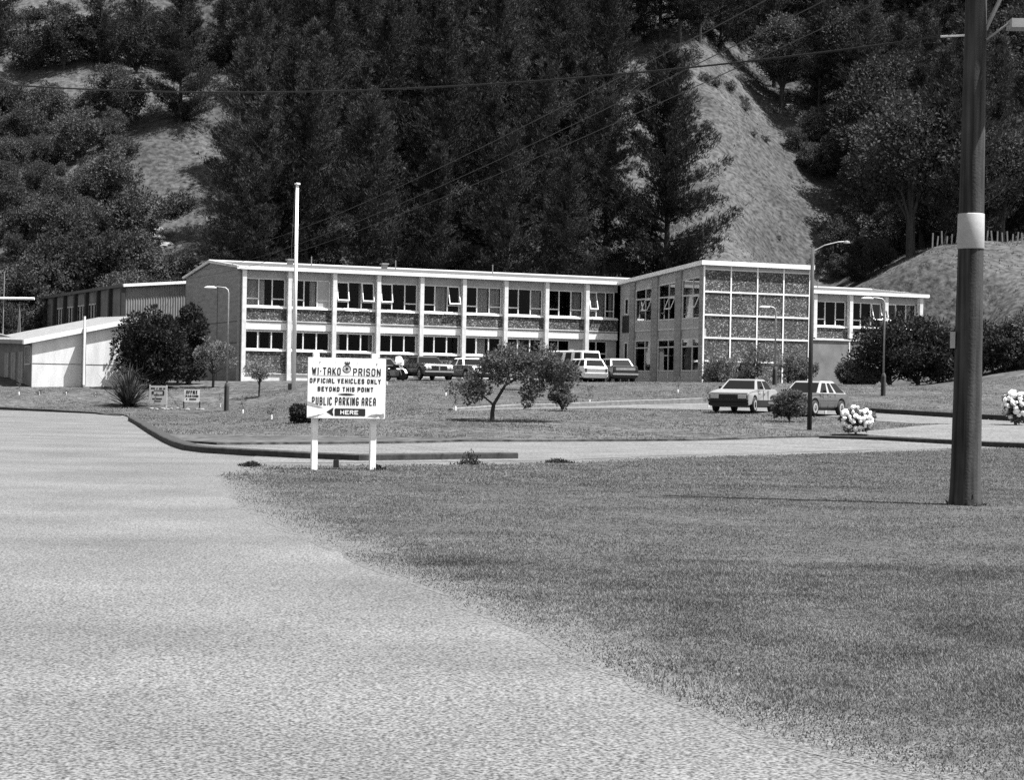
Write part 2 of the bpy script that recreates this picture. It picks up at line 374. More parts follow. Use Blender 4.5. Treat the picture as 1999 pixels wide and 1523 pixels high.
def kerb(pts, wdt, h0, h1, material, lab):
    P = [Vector((p[0], p[1])) for p in pts]; mb = MB(); vs = []; n = len(P)
    for i, p in enumerate(P):
        d = (P[min(i + 1, n - 1)] - P[max(i - 1, 0)]).normalized(); nn = Vector((-d.y, d.x))
        zb = float(z0(p.x, p.y)); hh = h0 + (h1 - h0) * i / (n - 1) + random.gauss(0, .006)
        for o_, z_ in ((-wdt / 2, -.1), (-wdt / 2, hh - .02), (-wdt / 2 + .03, hh), (wdt / 2, hh), (wdt / 2, -.1)):
            vs.append((p.x + nn.x * o_, p.y + nn.y * o_, zb + z_))
    fs = [(i * 5 + k, i * 5 + k + 1, i * 5 + k + 6, i * 5 + k + 5) for i in range(n - 1) for k in range(4)] + [(0, 1, 2, 3, 4), tuple((n - 1) * 5 + k for k in (4, 3, 2, 1, 0))]
    mb.add(vs, fs); o = mb.build('kerb', material); return struct(o)
kerb(resample(gp([(257, 821), (275, 831), (300, 847), (330, 864), (350, 873), (372, 880), (410, 885), (500, 891), (600, 896), (700, 900), (800, 899), (900, 897), (1003, 896)]), .7), .3, .16, .14, 'kerb_dark', '')
kerb(resample(gp([(0, 798), (100, 802), (190, 806), (232, 810)], False), 1.0), .25, .15, .05, 'kerb_dark', '')
kerb(resample(gp([(1600, 852), (1720, 856), (1860, 864), (1999, 873), (2050, 876)], False), 1.0), .25, .08, .2, 'kerb_dark', '')
kerb(resample(gp([(880, 802), (1000, 796), (1200, 791), (1370, 787)], False), 1.0), .2, .15, .28, 'kerb', '')
kerb(resample(gp([(1690, 805), (1830, 814), (1999, 824), (2050, 827)], False), 1.0), .25, .26, .28, 'kerb_dark', '')
# old tar stains on the chip road
road = bpy.data.objects['road']
MT['tar'] = mat('tar_stain', .045, .85, (20, .5, 6, .3), (60, .5, 3, .35))
for px, py, w_, h_ in ((70, 1112, 34, 5), (58, 1137, 40, 4), (105, 1163, 26, 4), (216, 1160, 22, 6), (62, 908, 26, 3), (90, 917, 20, 2), (400, 948, 30, 2.5), (130, 1122, 24, 4)):
    P = []
    for k in range(14):
        a = 6.283 * k / 14; rr = random.uniform(.55, 1.1); q = G(px + w_ * rr * math.cos(a), py + h_ * rr * math.sin(a), True); P.append((q.x, q.y, .003))
    MB().add(P, [tuple(range(14))]).build('tar_stain', 'tar', road)
# grass blades on the near lawn
def blades(n, y0, y1, hmin, hmax, poly, zoff, wd=.006):
    Y = rng.uniform(y0, y1, n * 3); X = rng.uniform(-.16, .285, n * 3) * Y
    k = inside(poly, X, Y); X, Y = X[k][:n], Y[k][:n]
    k = edge_dist(X, Y, VERGE) > rng.uniform(0, 1.0, len(X)) ** 1.5 * 1.1; X, Y = X[k], Y[k]; n = len(X)
    Z = z0(X, Y) + zoff - .005
    h = rng.uniform(hmin, hmax, n) * (.6 + .8 * (.5 + .5 * np.sin(X * 2.1 + np.sin(Y * 1.7)) * np.cos(Y * 1.3 + X)))
    a = rng.uniform(0, 6.283, n); ln = rng.uniform(.2, 1.0, n) * h; b = rng.uniform(0, 6.283, n)
    wv = np.stack([np.cos(b), np.sin(b), np.zeros(n)], -1) * (wd * (1 + Y / 22))[:, None]
    B = np.stack([X, Y, Z], -1); T = B + np.stack([np.cos(a) * ln, np.sin(a) * ln, h], -1)
    return np.concatenate([B - wv, B + wv, T], 1).reshape(-1, 3)
BL = [blades(210000, 6.6, 17, .005, .02, NEAR, .025, .003), blades(190000, 15, 32, .005, .022, NEAR, .025, .003), blades(110000, 30, 62, .008, .03, NEAR, .025, .004)]
def far_blades(n):
    Y = 57 + 62 * rng.uniform(0, 1, n) ** .8; X = rng.uniform(-.27, .285, n) * Y
    k = inside(FAR, X, Y) & ~inside(PARK, X, Y); X, Y = X[k], Y[k]; n = len(X)
    h = rng.uniform(.012, .05, n) * (.7 + .6 * (np.sin(X * .9 + 2 * np.sin(Y * .4)) > 0)); a = rng.uniform(0, 6.283, n); b = rng.uniform(0, 6.283, n)
    B = np.stack([X, Y, z0(X, Y) + lawn_off(Y)], -1); wv = np.stack([np.cos(b), np.sin(b), np.zeros(n)], -1) * .02
    T = B + np.stack([np.cos(a) * h * .8, np.sin(a) * h * .8, h], -1); return np.concatenate([B - wv, B + wv, T], 1).reshape(-1, 3)
V = far_blades(220000); g = link('grass', fast_mesh('grass', V, np.arange(len(V)).reshape(-1, 3), 'blade')); tag(g, 'short mown grass on the rising lawn in front of the block', 'grass'); g['kind'] = 'stuff'
V = np.concatenate(BL); g = link('grass', fast_mesh('grass', V, np.arange(len(V)).reshape(-1, 3), 'blade'))
tag(g, 'short mown grass blades on the lawn behind the white prison sign', 'grass'); g['kind'] = 'stuff'

# ------------------------------------------------------------------ main building
TH = .3924; BAY = 3.05
A0 = Vector((-17.637, 126.885, 2.0))
bld = thing('prison_block', 'long two storey concrete block with pillars, aggregate panels and a projecting wing', 'building', A0, TH)
def B(mb, name, material, parent=bld, **k): return mb.build(name, material, parent, **k)
LW, WW, DW = 27.04, 7.79, 12.66          # inner corner, wing width, wing depth
XE = 17 * BAY + .33
# z levels (local)
ZL = dict(base=-.6, p0b=.37, s0=1.86, s0t=2.01, w0t=3.18, bb=3.27, bt=3.71, p1b=3.81, s1=4.66, s1t=4.82, w1t=6.6, sof=7.13, fas=7.34)
YW, YP, YF = .12, -.03, -.30             # window plane, panel plane, pillar front (local y; outward is negative)
# end wall, back, interior
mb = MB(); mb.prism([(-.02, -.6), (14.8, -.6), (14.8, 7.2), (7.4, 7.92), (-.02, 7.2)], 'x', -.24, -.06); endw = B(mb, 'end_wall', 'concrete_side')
jm = MB()
for z in (2.35, 3.75): jm.box((-.26, .0, z), (-.235, 14.7, z + .035))
jm.box((-.26, 5.3, -.5), (-.235, 5.36, 6.4)); jm.build('joint', 'dark_paint', endw)
B(MB().box((-.06, 14.6, -.6), (XE, 14.8, 7.0)), 'back_wall', 'concrete')
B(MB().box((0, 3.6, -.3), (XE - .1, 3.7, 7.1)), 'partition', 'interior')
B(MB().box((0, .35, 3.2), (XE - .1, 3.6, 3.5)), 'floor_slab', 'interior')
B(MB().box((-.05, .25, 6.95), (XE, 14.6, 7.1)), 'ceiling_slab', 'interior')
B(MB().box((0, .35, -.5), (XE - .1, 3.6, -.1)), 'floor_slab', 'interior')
B(MB().box((XE - .1, .2, -.6), (XE + .06, 14.8, 7.1)), 'end_wall', 'concrete')
# roof: corrugated two-pitch sheet
def corr_roof(x0, x1, y0, za, y1, zb, amp=.025, pitch=.28):
    n = int((x1 - x0) / (pitch / 2)); vs = []; fs = []
    for i in range(n + 1):
        x = x0 + (x1 - x0) * i / n; a = amp if i % 2 else -amp
        vs += [(x, y0, za + a), (x, y1, zb + a), (x, y1, zb + a - .03), (x, y0, za + a - .03)]
    for i in range(n):
        o = i * 4
        fs += [(o, o + 4, o + 5, o + 1), (o + 3, o + 2, o + 6, o + 7), (o, o + 3, o + 7, o + 4), (o + 1, o + 5, o + 6, o + 2)]
    fs += [(0, 1, 2, 3), (n * 4, n * 4 + 3, n * 4 + 2, n * 4 + 1)]
    return MB().add(vs, fs)
roof = B(corr_roof(-.35, XE + .3, -.36, 7.38, 7.42, 8.06), 'roof', 'roof')
corr_roof(-.35, XE + .3, 7.42, 8.06, 15.2, 7.3).build('back_slope', 'roof', roof)
rc = MB(); rc.prism([(7.15, 8.06), (7.42, 8.16), (7.7, 8.06)], 'x', -.38, XE + .32); rc.build('ridge_cap', 'roof_light', roof)
for vx in (4.7, 11.5):
    v = MB(); v.box((vx, 5.6, 7.8), (vx + .34, 5.95, 8.22)); v.box((vx - .08, 5.5, 8.22), (vx + .42, 6.05, 8.32)); v.build('roof_vent', 'metal', roof)
for vx in (6.3, 12.4, 19.7, 46.5):
    MB().tube([(vx, 5.5, 7.8), (vx, 5.5, 8.55)], .035).build('vent_pipe', 'metal', roof)
B(MB().box((-.4, -.42, 7.13), (LW - .15, -.34, 7.36)), 'fascia', 'white')
B(MB().box((LW + WW + .2, -.42, 7.13), (XE + .35, -.34, 7.36)), 'fascia', 'white')
B(MB().box((-.36, -.34, 7.10), (XE + .3, .2, 7.14)), 'soffit', 'infill')
mb = MB(); mb.prism([(-.42, 7.2), (7.42, 7.94), (15.2, 7.16), (15.2, 7.34), (7.42, 8.14), (-.42, 7.37)], 'x', -.42, -.3); B(mb, 'bargeboard', 'concrete')
mb = MB(); mb.prism([(-.42, 7.15), (7.42, 7.94), (15.2, 7.16), (15.2, 7.34), (7.42, 8.14), (-.42, 7.37)], 'x', XE + .3, XE + .42); B(mb, 'bargeboard', 'white')
# pillars
pil = MB().box((0, YF, -.6), (.27, .3, 7.12)).mesh('pillar'); pil.materials.append(MT['concrete'])
pil_s = MB().box((0, YF, 3.9), (.27, .3, 7.12)).mesh('pillar'); pil_s.materials.append(MT['concrete'])
for k in range(9): link('pillar', pil, bld, (k * BAY, 0, 0))
for k in range(12, 18): link('pillar', pil_s, bld, (k * BAY, 0, 0))
# window builders -------------------------------------------------------------
def pane_obj(a, b, y, parent, name='pane', material='glass'):
    return MB().add([(a[0], y, a[1]), (b[0], y, a[1]), (b[0], y, b[1]), (a[0], y, b[1])], [(0, 1, 2, 3)]).build(name, material, parent)
def curtain(x0, x1, z0_, z1, y, parent):
    n = max(6, int((x1 - x0) / .05)); vs = []; ph = random.random() * 6
    for i in range(n + 1):
        x = x0 + (x1 - x0) * i / n; yy = y + .035 * math.sin(i * 1.9 + ph) + .01 * random.random()
        vs += [(x, yy, z0_), (x, yy + .01, z1)]
    MB().add(vs, [(2 * i, 2 * i + 2, 2 * i + 3, 2 * i + 1) for i in range(n)]).build('curtain', 'curtain', parent, smooth=True)
def sash(x0, x1, z0_, z1, y, ang, parent):
    R = Matrix.Rotation(-ang, 3, 'X'); pv = (0, y, z1); t = .05; m = MB()
    for a, b in (((x0, y - .02, z0_), (x1, y + .02, z0_ + t * 1.4)), ((x0, y - .02, z1 - t), (x1, y + .02, z1)), ((x0, y - .02, z0_ + t), (x0 + t, y + .02, z1 - t)), ((x1 - t, y - .02, z0_ + t), (x1, y + .02, z1 - t))):
        m.box(a, b, R, pv)
    s_ = m.build('sash', 'white', parent)
    g_ = MB().add([R @ (Vector(p) - Vector(pv)) + Vector(pv) for p in ((x0 + t, y, z0_ + t), (x1 - t, y, z0_ + t), (x1 - t, y, z1 - t), (x0 + t, y, z1 - t))], [(0, 1, 2, 3)])
    g_.build('pane', 'glass', parent)
def upper_window(x0, x1, opens='', curt=(), blank=None, trans=True):
    zb, zt = ZL['s1t'] - .02, ZL['w1t']; y = YW; w_ = x1 - x0
    m1, m2 = x0 + w_ * .33, x0 + w_ * .67; tz = zb + .48; t = .035
    m = MB(); m.box((x0, y - .04, zt - .06), (x1, y + .05, zt)); m.box((x0, y - .035, zb - .03), (x1, y + .05, zb + .05))
    m.box((x0, y - .04, zb), (x0 + .07, y + .05, zt)); m.box((x1 - .07, y - .04, zb), (x1, y + .05, zt))
    for mx in (m1, m2): m.box((mx - t, y - .045, zb), (mx + t, y + .055, zt))
    m.box((x0, y - .038, tz - .035), (m1, y + .04, tz + .035)); m.box((m2, y - .038, tz - .035), (x1, y + .04, tz + .035))
    win = m.build('window', 'frame', bld)
    cols = [(x0 + .07, m1 - t), (m1 + t, m2 - t), (m2 + t, x1 - .07)]
    for i, (a, b) in enumerate(cols):
        if blank == i:
            MB().box((a, y - .03, zb + .05), (b, y + .03, zt - .06)).build('infill', 'infill', win); continue
        if i == 1: pane_obj((a, zb + .05), (b, zt - .06), y, win)
        else:
            pane_obj((a, zb + .05), (b, tz - .035), y, win)
            if 'lr'[i // 2] in opens: sash(a - .02, b + .02, tz + .0, zt - .05, y - .03, math.radians(random.uniform(14, 20)), win)
            else: pane_obj((a, tz + .035), (b, zt - .06), y, win)
    for (a, b) in curt: curtain(x0 + w_ * a, x0 + w_ * b, zb + .05, zt - .06, y + .2, win)
    return win
def lower_window(x0, x1, curt=()):
    zb, zt = ZL['s0t'] - .02, ZL['w0t']; y = YW; w_ = x1 - x0; t = .04
    m = MB(); m.box((x0, y - .04, zt - .06), (x1, y + .05, zt)); m.box((x0, y - .035, zb - .03), (x1, y + .05, zb + .05))
    m.box((x0, y - .04, zb), (x0 + .07, y + .05, zt)); m.box((x1 - .07, y - .04, zb), (x1, y + .05, zt))
    m1, m2 = x0 + w_ * .33, x0 + w_ * .67
    for mx in (m1, m2): m.box((mx - t, y - .045, zb), (mx + t, y + .055, zt))
    win = m.build('window', 'frame', bld)
    for a, b in ((x0 + .07, m1 - t), (m1 + t, m2 - t), (m2 + t, x1 - .07)): pane_obj((a, zb + .05), (b, zt - .06), y, win)
    for (a, b) in curt: curtain(x0 + w_ * a, x0 + w_ * b, zb + .05, zt - .06, y + .2, win)
    return win
def sill(x0, x1, zt, zb, parent=bld):
    m = MB(); m.prism([(YW - .03, zt), (YW - .03, zb), (YP - .07, zb), (YP - .07, zb + .045)], 'x', x0, x1); return m.build('sill', 'sill', parent)
UP = {0: dict(curt=((.06, .33), (.36, .5))), 1: dict(curt=((.5, .66),), blank=2), 2: dict(opens='lr', curt=((.62, .68),)), 3: dict(opens='l'), 4: dict(opens='r', curt=((.34, .66),)),
      5: dict(curt=((.36, .66), (.68, .97))), 6: dict(curt=((.7, .96),)), 7: dict(curt=((.72, .97), (0.0, .02))), 8: dict(opens='l', curt=((.02, .66), (.85, .97)))}
for k in list(range(9)) + [14, 15, 16]:
    x0, x1 = k * BAY + .27, (k + 1) * BAY
    right = k > 10
    if k == 8: x1 = LW - .05
    if not right:
        upper_window(x0 + .02, x1 - .1 if k < 8 else x1 - .25, **UP[k])
    else:
        upper_window(x0 + .02, x1 - .14, **{14: dict(), 15: dict(opens='r'), 16: dict(opens='l', curt=((.75, .9),))}[k])
    B(MB().box((x0, YW - .02, ZL['w1t']), (x1, .3, 7.11)), 'head_panel', 'infill')
    if k < 8: B(MB().box((x1 - .1, YW - .03, ZL['s1t'] - .05), (x1, .3, ZL['w1t'])), 'jamb', 'infill')
    sill(x0, x1, ZL['s1t'], ZL['s1'])
    B(MB().box((x0, YP, ZL['p1b'] + .06), (x1, .3, ZL['s1'] - .001)), 'aggregate_panel', 'pebble')
    B(MB().box((x0, YP - .035, ZL['p1b']), (x1, .3, ZL['p1b'] + .06)), 'ledge', 'concrete')
    if right: continue
    B(MB().box((x0, YP + .01, ZL['bb']), (x1, .3, ZL['bt'])), 'spandrel', 'white_dirty')
    B(MB().box((x0, YP + .06, ZL['bt']), (x1, .3, ZL['p1b'])), 'joint', 'infill')
    B(MB().box((x0, YW - .02, ZL['w0t']), (x1, .3, ZL['bb'])), 'head_panel', 'infill')
    if k < 7:
        lower_window(x0 + .02, x1 - .1, {0: ((.36, .4), (.63, .66)), 2: ((.02, .14), (.9, .97)), 5: ((.38, .6),)}.get(k, ()))
        B(MB().box((x1 - .1, YW - .03, ZL['s0t'] - .05), (x1, .3, ZL['w0t'])), 'jamb', 'infill')
        sill(x0, x1, ZL['s0t'], ZL['s0'])
        B(MB().box((x0, YP, ZL['p0b'] + .06), (x1, .3, ZL['s0'] - .001)), 'aggregate_panel', 'pebble')
        B(MB().box((x0, YP - .035, ZL['p0b']), (x1, .3, ZL['p0b'] + .06)), 'ledge', 'concrete')
        B(MB().box((x0, YP + .02, -.6), (x1, .3, ZL['p0b'])), 'plinth', 'concrete')
    else:      # entrance bays: glazed screens with double doors
        y = YW + .1; m = MB(); zt = ZL['w0t']; dx = (x1 - x0)
        e1 = x0 + (dx * .62 if k == 7 else dx * .66)
        for a in (x0 + .02, x0 + dx * .32, e1): m.box((a, y - .04, 0), (a + .07, y + .04, zt))
        m.box((x0, y - .03, zt - .08), (e1, y + .03, zt)); m.box((x0, y - .035, 2.25), (e1 + .05, y + .035, 2.33))
        dr = m.build('door', 'frame_grey', bld)
        pane_obj((x0 + .05, .1), (e1, zt - .08), y, dr)
        B(MB().box((e1 + .07, y - .06, -.3), (x1, .35, zt)), 'wall_panel', 'infill')
# downpipe on the second pillar
dp = MB(); dp.tube([(BAY + .38, YF + .1, -.3), (BAY + .38, YF + .1, 7.1)], .04, 8); B(dp, 'downpipe', 'concrete')
# plain wall under right hand windows, end return
B(MB().box((LW + WW, -.2, -.6), (XE, .3, 3.81)), 'lower_wall', 'rough_wall')
B(MB().box((LW + WW, -.27, 3.72), (XE, -.2, 3.81)), 'ledge', 'concrete')
B(MB().box((15 * BAY, -.24, -.6), (15 * BAY + .1, -.2, 3.72)), 'joint', 'concrete')
B(MB().box((LW + WW + .3, -.02, 3.9), (14 * BAY, .3, 7.12)), 'upper_wall', 'infill')
# ---- projecting wing
yF = -DW
def wing_top(y): return 7.16 + (7.9 - 7.16) * (-y / (DW + .15))
# roof slab following the slope, fascia boards
mb = MB(); mb.prism([(7.0, 7.1), (-.4, 7.36), (-DW - .14, 8.15), (-DW - .14, 8.05), (-.4, 7.2), (7.0, 7.0)], 'x', LW - .24, LW + WW + .2); B(mb, 'wing_roof', 'roof')
mb = MB(); mb.prism([(-.34, 7.12), (-DW - .17, 7.88), (-DW - .17, 8.16), (-.34, 7.37)], 'x', LW - .3, LW - .24); B(mb, 'fascia', 'white')
B(MB().box((LW - .3, -DW - .22, 7.88), (LW + WW + .25, -DW - .15, 8.165)), 'fascia', 'white')
mb = MB(); mb.prism([(-.34, 7.10), (-DW - .14, 7.86), (-DW - .14, 7.9), (-.34, 7.14)], 'x', LW - .24, LW + WW + .2); B(mb, 'soffit', 'infill')
# front of the wing: 4 x 5 grid of aggregate panels in white frames
rows = [-.2, 1.72, 3.22, 4.69, 6.18, 7.62]
cw = WW / 4
for c in range(4):
    for r in range(5):
        B(MB().box((LW + c * cw + .045, yF + .02 + random.uniform(-.006, .006), rows[r] + .05), (LW + (c + 1) * cw - .045, yF + .2, rows[r + 1] - .05)), 'aggregate_panel', 'pebble')
for c in range(5):
    B(MB().box((LW + c * cw - .045, yF - .03, -.4), (LW + c * cw + .045, yF + .2, 7.86)), 'mullion', 'white')
for r in range(1, 6):
    for c in range(4): B(MB().box((LW + c * cw + .045, yF - .025, rows[r] - .05), (LW + (c + 1) * cw - .045, yF + .2, rows[r] + .05)), 'rail', 'white' if r < 5 else 'frame_grey')
B(MB().box((LW, yF + .03, 7.67), (LW + WW, yF + .2, 7.88)), 'head_panel', 'infill')
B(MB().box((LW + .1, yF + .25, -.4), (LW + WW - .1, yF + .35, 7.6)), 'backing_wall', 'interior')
mb = MB(); mb.prism([(0, -.6), (yF + .2, -.6), (yF + .2, 7.9), (0, 7.15)], 'x', LW + WW - .1, LW + WW - .02); B(mb, 'wing_side_wall', 'concrete')
# left side of the wing (in shade): piers and tall windows
xs_ = LW
bays = [(2.76, 5.34), (6.25, 8.8), (9.67, 12.2)]
edges = [0.3, 2.0, 2.76, 5.34, 6.25, 8.8, 9.67, 12.2, DW]
def wbox(b0, b1, z0_, z1, d0, d1, name, material, parent=bld):   # b outward distances, d = x offsets from the face (negative = towards the yard)
    return MB().box((xs_ + d0, -b1, z0_), (xs_ + d1, -b0, z1)).build(name, material, parent)
def wprism(b0, b1, zb0, zt0, zt1, d0, d1, name, material, parent=bld):
    m = MB(); m.prism([(-b0, zb0), (-b1, zb0), (-b1, zt1), (-b0, zt0)], 'x', xs_ + d0, xs_ + d1); return m.build(name, material, parent)
for b0, b1 in ((2.0, 2.76), (5.34, 6.25), (8.8, 9.67), (12.2, DW - .05)):
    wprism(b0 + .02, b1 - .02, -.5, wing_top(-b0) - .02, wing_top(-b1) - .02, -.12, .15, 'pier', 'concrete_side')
wprism(.3, 2.0, -.5, wing_top(-.3) - .02, wing_top(-2.0) - .02, -.0, .15, 'wall_panel', 'infill')
for zb, zt in ((5.0, 6.15), (1.9, 3.1)):      # narrow windows in the corner
    m = MB()
    for a, b in (((1.1, zb), (1.18, zt)), ((1.62, zb), (1.7, zt)), ((1.18, zb), (1.62, zb + .08)), ((1.18, zt - .08), (1.62, zt))):
        m.box((xs_ - .06, -b[0], a[1]), (xs_ - .003, -a[0], b[1]))
    ww = m.build('window', 'frame', bld)
    MB().box((xs_ - .02, -1.62, zb + .08), (xs_ - .004, -1.18, zt - .08)).build('pane', 'car_glass', ww)
for zb, zt in ((3.75, 4.95), (-.3, 1.7)): wbox(.7, 1.75, zb, zt, -.02, -.003, 'dark_panel', 'dark_paint')
wbox(.3, DW, 3.2, 3.8, .02, .2, 'spandrel', 'infill')
for i, (b0, b1) in enumerate(bays):
    mid = b0 + (b1 - b0) * .6; t = .05
    top0, top1 = 6.62 + .19 * (b0 - 2.76) * .33, 6.62 + .19 * (b1 - 2.76) * .33
    top0 = wing_top(-b0) - .66; top1 = wing_top(-b1) - .66
    m = MB()
    def fb(bb0, bb1, zz0, zz1, d=.03): m.box((xs_ - d, -bb1, zz0), (xs_ + .05, -bb0, zz1))
    for bb, tt in ((b0, top0), (b1 - 2 * t, top1)): fb(bb, bb + 2 * t, 3.83, tt)
    fb(mid - t * .7, mid + t * .7, 3.83, (top0 + top1) / 2 + .05, .028)
    for z in (4.5, 6.0): fb(b0, b1, z - .05, z + .05, .034)
    fb(b0, b1, 3.80, 3.9, .036)
    m.prism([(-b0, top0 - .09), (-b1, top1 - .09), (-b1, top1), (-b0, top0)], 'x', xs_ - .035, xs_ + .05)
    win = m.build('window', 'frame_grey', bld)
    wprism(b0, b1, top0 - .02, wing_top(-b0) - .02, wing_top(-b1) - .02, .0, .2, 'head_panel', 'infill')
    for bb0, bb1 in ((b0 + 2 * t, mid - t), (mid + t, b1 - 2 * t)):
        MB().box((xs_ + .0, -bb1, 3.9), (xs_ + .04, -bb0, 4.45)).build('infill', 'infill', win)
        MB().add([(xs_ + .01, -bb1, 4.55), (xs_ + .01, -bb0, 4.55), (xs_ + .01, -bb0, 5.95), (xs_ + .01, -bb1, 5.95)], [(0, 1, 2, 3)]).build('pane', 'glass', win)
        MB().add([(xs_ + .012, -bb1, 6.05), (xs_ + .012, -bb0, 6.05), (xs_ + .012, -bb0, top0 - .05), (xs_ + .012, -bb1, top0 - .05)], [(0, 1, 2, 3)]).build('pane', 'glass', win)
    # top hung sash standing open
    ang = math.radians(24); R = Matrix.Rotation(ang, 3, 'Y'); pv = Vector((xs_ - .03, 0, 5.95)); ms = MB()
    s0, s1, zb_ = mid - .02, b1 - .08, 5.08
    for a, b in (((-.02, -s1, zb_), (.02, -s0, zb_ + .09)), ((-.02, -s1, 5.88), (.02, -s0, 5.95)), ((-.02, -s1, zb_), (.02, -s1 + .06, 5.95)), ((-.02, -s0 - .06, zb_), (.02, -s0, 5.95))):
        ms.box((pv.x + a[0], a[1], a[2]), (pv.x + b[0], b[1], b[2]), R, pv)
    ms.build('sash', 'frame', win)
    if i == 2:
        n = 20; vs = []
        for q in range(n + 1): vs += [(xs_ + .3 + .04 * math.sin(q * 1.7), -b0 - 1.0 * q / n, 4.5), (xs_ + .3 + .04 * math.sin(q * 1.7), -b0 - 1.0 * q / n, 6.0)]
        MB().add(vs, [(2 * q, 2 * q + 2, 2 * q + 3, 2 * q + 1) for q in range(n)]).build('curtain', 'curtain', win)
    # lower
    m = MB()
    for bb in (b0, b1 - 2 * t): fb(bb, bb + 2 * t, .2, 3.2)
    fb(mid - t * .7, mid + t * .7, .2, 3.2, .028)
    for z in (.3, 1.09, 2.67, 3.16): fb(b0, b1, z - .045, z + .045, .034)
    win = m.build('window', 'frame_grey', bld)
    for bb0, bb1 in ((b0 + 2 * t, mid - t), (mid + t, b1 - 2 * t)):
        MB().box((xs_ + .0, -bb1, .2), (xs_ + .04, -bb0, 1.05)).build('infill', 'infill', win)
        MB().add([(xs_ + .01, -bb1, 1.13), (xs_ + .01, -bb0, 1.13), (xs_ + .01, -bb0, 2.63), (xs_ + .01, -bb1, 2.63)], [(0, 1, 2, 3)]).build('pane', 'glass', win)
        MB().add([(xs_ + .01, -bb1, 2.71), (xs_ + .01, -bb0, 2.71), (xs_ + .01, -bb0, 3.12), (xs_ + .01, -bb1, 3.12)], [(0, 1, 2, 3)]).build('pane', 'glass', win)
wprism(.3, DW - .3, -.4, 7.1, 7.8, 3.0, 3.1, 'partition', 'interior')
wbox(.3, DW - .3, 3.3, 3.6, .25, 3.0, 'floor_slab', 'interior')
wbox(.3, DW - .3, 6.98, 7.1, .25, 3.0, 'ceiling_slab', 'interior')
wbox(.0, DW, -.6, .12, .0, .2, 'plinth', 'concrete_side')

# ------------------------------------------------------------------ left hand buildings
low = thing('store_building', 'low rendered building with pale sloping roof and dark doors beside the flax', 'building', at(62, 745, 118), TH); low.location.z = 1.25
zl0 = low.location.z
def shear(m): m.v = [(x, y, z + .022 * (y + .2)) for x, y, z in m.v]
def hroof(x): return 2.85 + .225 * x
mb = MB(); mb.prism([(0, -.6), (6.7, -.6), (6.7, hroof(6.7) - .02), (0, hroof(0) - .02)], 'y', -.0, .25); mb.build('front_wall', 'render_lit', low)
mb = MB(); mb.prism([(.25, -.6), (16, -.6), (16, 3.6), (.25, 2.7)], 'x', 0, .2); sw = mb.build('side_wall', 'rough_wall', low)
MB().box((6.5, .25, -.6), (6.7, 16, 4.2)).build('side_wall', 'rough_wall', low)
MB().box((0, -.012, 1.42), (6.7, 0, 1.45)).build('joint', 'dark_paint', low)
mb = MB(); mb.prism([(-.5, hroof(-.5) + .0), (6.9, hroof(6.9)), (6.9, hroof(6.9) + .1), (-.5, hroof(-.5) + .1)], 'y', -.14, 16.3); shear(mb); rf = mb.build('roof', 'roof_light', low)
mb = MB(); mb.prism([(-.55, hroof(-.55) - .16), (6.95, hroof(6.95) - .16), (6.95, hroof(6.95) + .13), (-.55, hroof(-.55) + .13)], 'y', -.21, -.14); mb.build('fascia', 'white', low)
mg = MB().box((-.62, -.21, hroof(-.55) - .14), (-.5, 16.3, hroof(-.55) + .1)); shear(mg); mg.build('gutter', 'concrete_side', low)
rib = MB()
for i in range(24):
    y = .2 + i * .67; rib.prism([(-.5, hroof(-.5) + .1), (6.9, hroof(6.9) + .1), (6.9, hroof(6.9) + .14), (-.5, hroof(-.5) + .14)], 'y', y, y + .05)
shear(rib); rib.build('roof_rib', 'roof_light', rf)
for yy in (3.3, 6.4, 9.4):
    d = MB().box((-.06, yy, -.5), (0, yy + 1.9, 2.2)).build('door', 'concrete_side', low)
    MB().box((-.09, yy + .35, .6), (-.06, yy + .43, 2.0)).build('door_frame', 'frame_grey', d); MB().box((-.09, yy + 1.2, .6), (-.06, yy + 1.28, 2.0)).build('door_frame', 'frame_grey', d)
    MB().box((-.08, yy + .43, .7), (-.07, yy + 1.2, 1.95)).build('door_glass', 'car_glass', d)
wn = MB()
for zz in (1.35, 2.45): wn.box((-.06, .6, zz), (0, 2.7, zz + .07))
for q in range(5): wn.box((-.058, .6 + q * .51, 1.35), (0, .66 + q * .51, 2.5))
wn = wn.build('window', 'frame_grey', low)
MB().box((-.02, .66, 1.4), (-.002, 2.64, 2.45)).build('pane', 'car_glass', wn)
MB().box((2.95, -.75, -.6), (3.08, 0, hroof(3.0) + .1)).build('buttress', 'concrete_side', low)
pp = at(163, 745, 117.0); 
o = MB().tube([(0, 0, -.2), (0, 0, 3.9)], .065, 10).build('pipe_post', 'white'); o.location = (pp.x, pp.y, pp.z); tag(o, 'thin white upright pipe against the rendered store building', 'pole')
# workshop behind
ws = thing('workshop', 'dark corrugated workshop with pilasters and high windows behind the low store', 'building', (0, 0, 0))
P1 = Vector((-27.8, 140, 0)); P2 = Vector((-40.1, 165, 0)); P0 = Vector((-23.2, 141.9, 0))
d = (P2 - P1); Ls = d.length; d.normalize()
wsr = Matrix((d, Vector((-d.y, d.x, 0)), Vector((0, 0, 1)))).transposed()
def wsb(a, b): # local x along wall from P1 to P2, y: inward(+) side
    m = MB(); m.box(a, b); m.v = [tuple(wsr @ Vector(p) + P1) for p in m.v]; return m
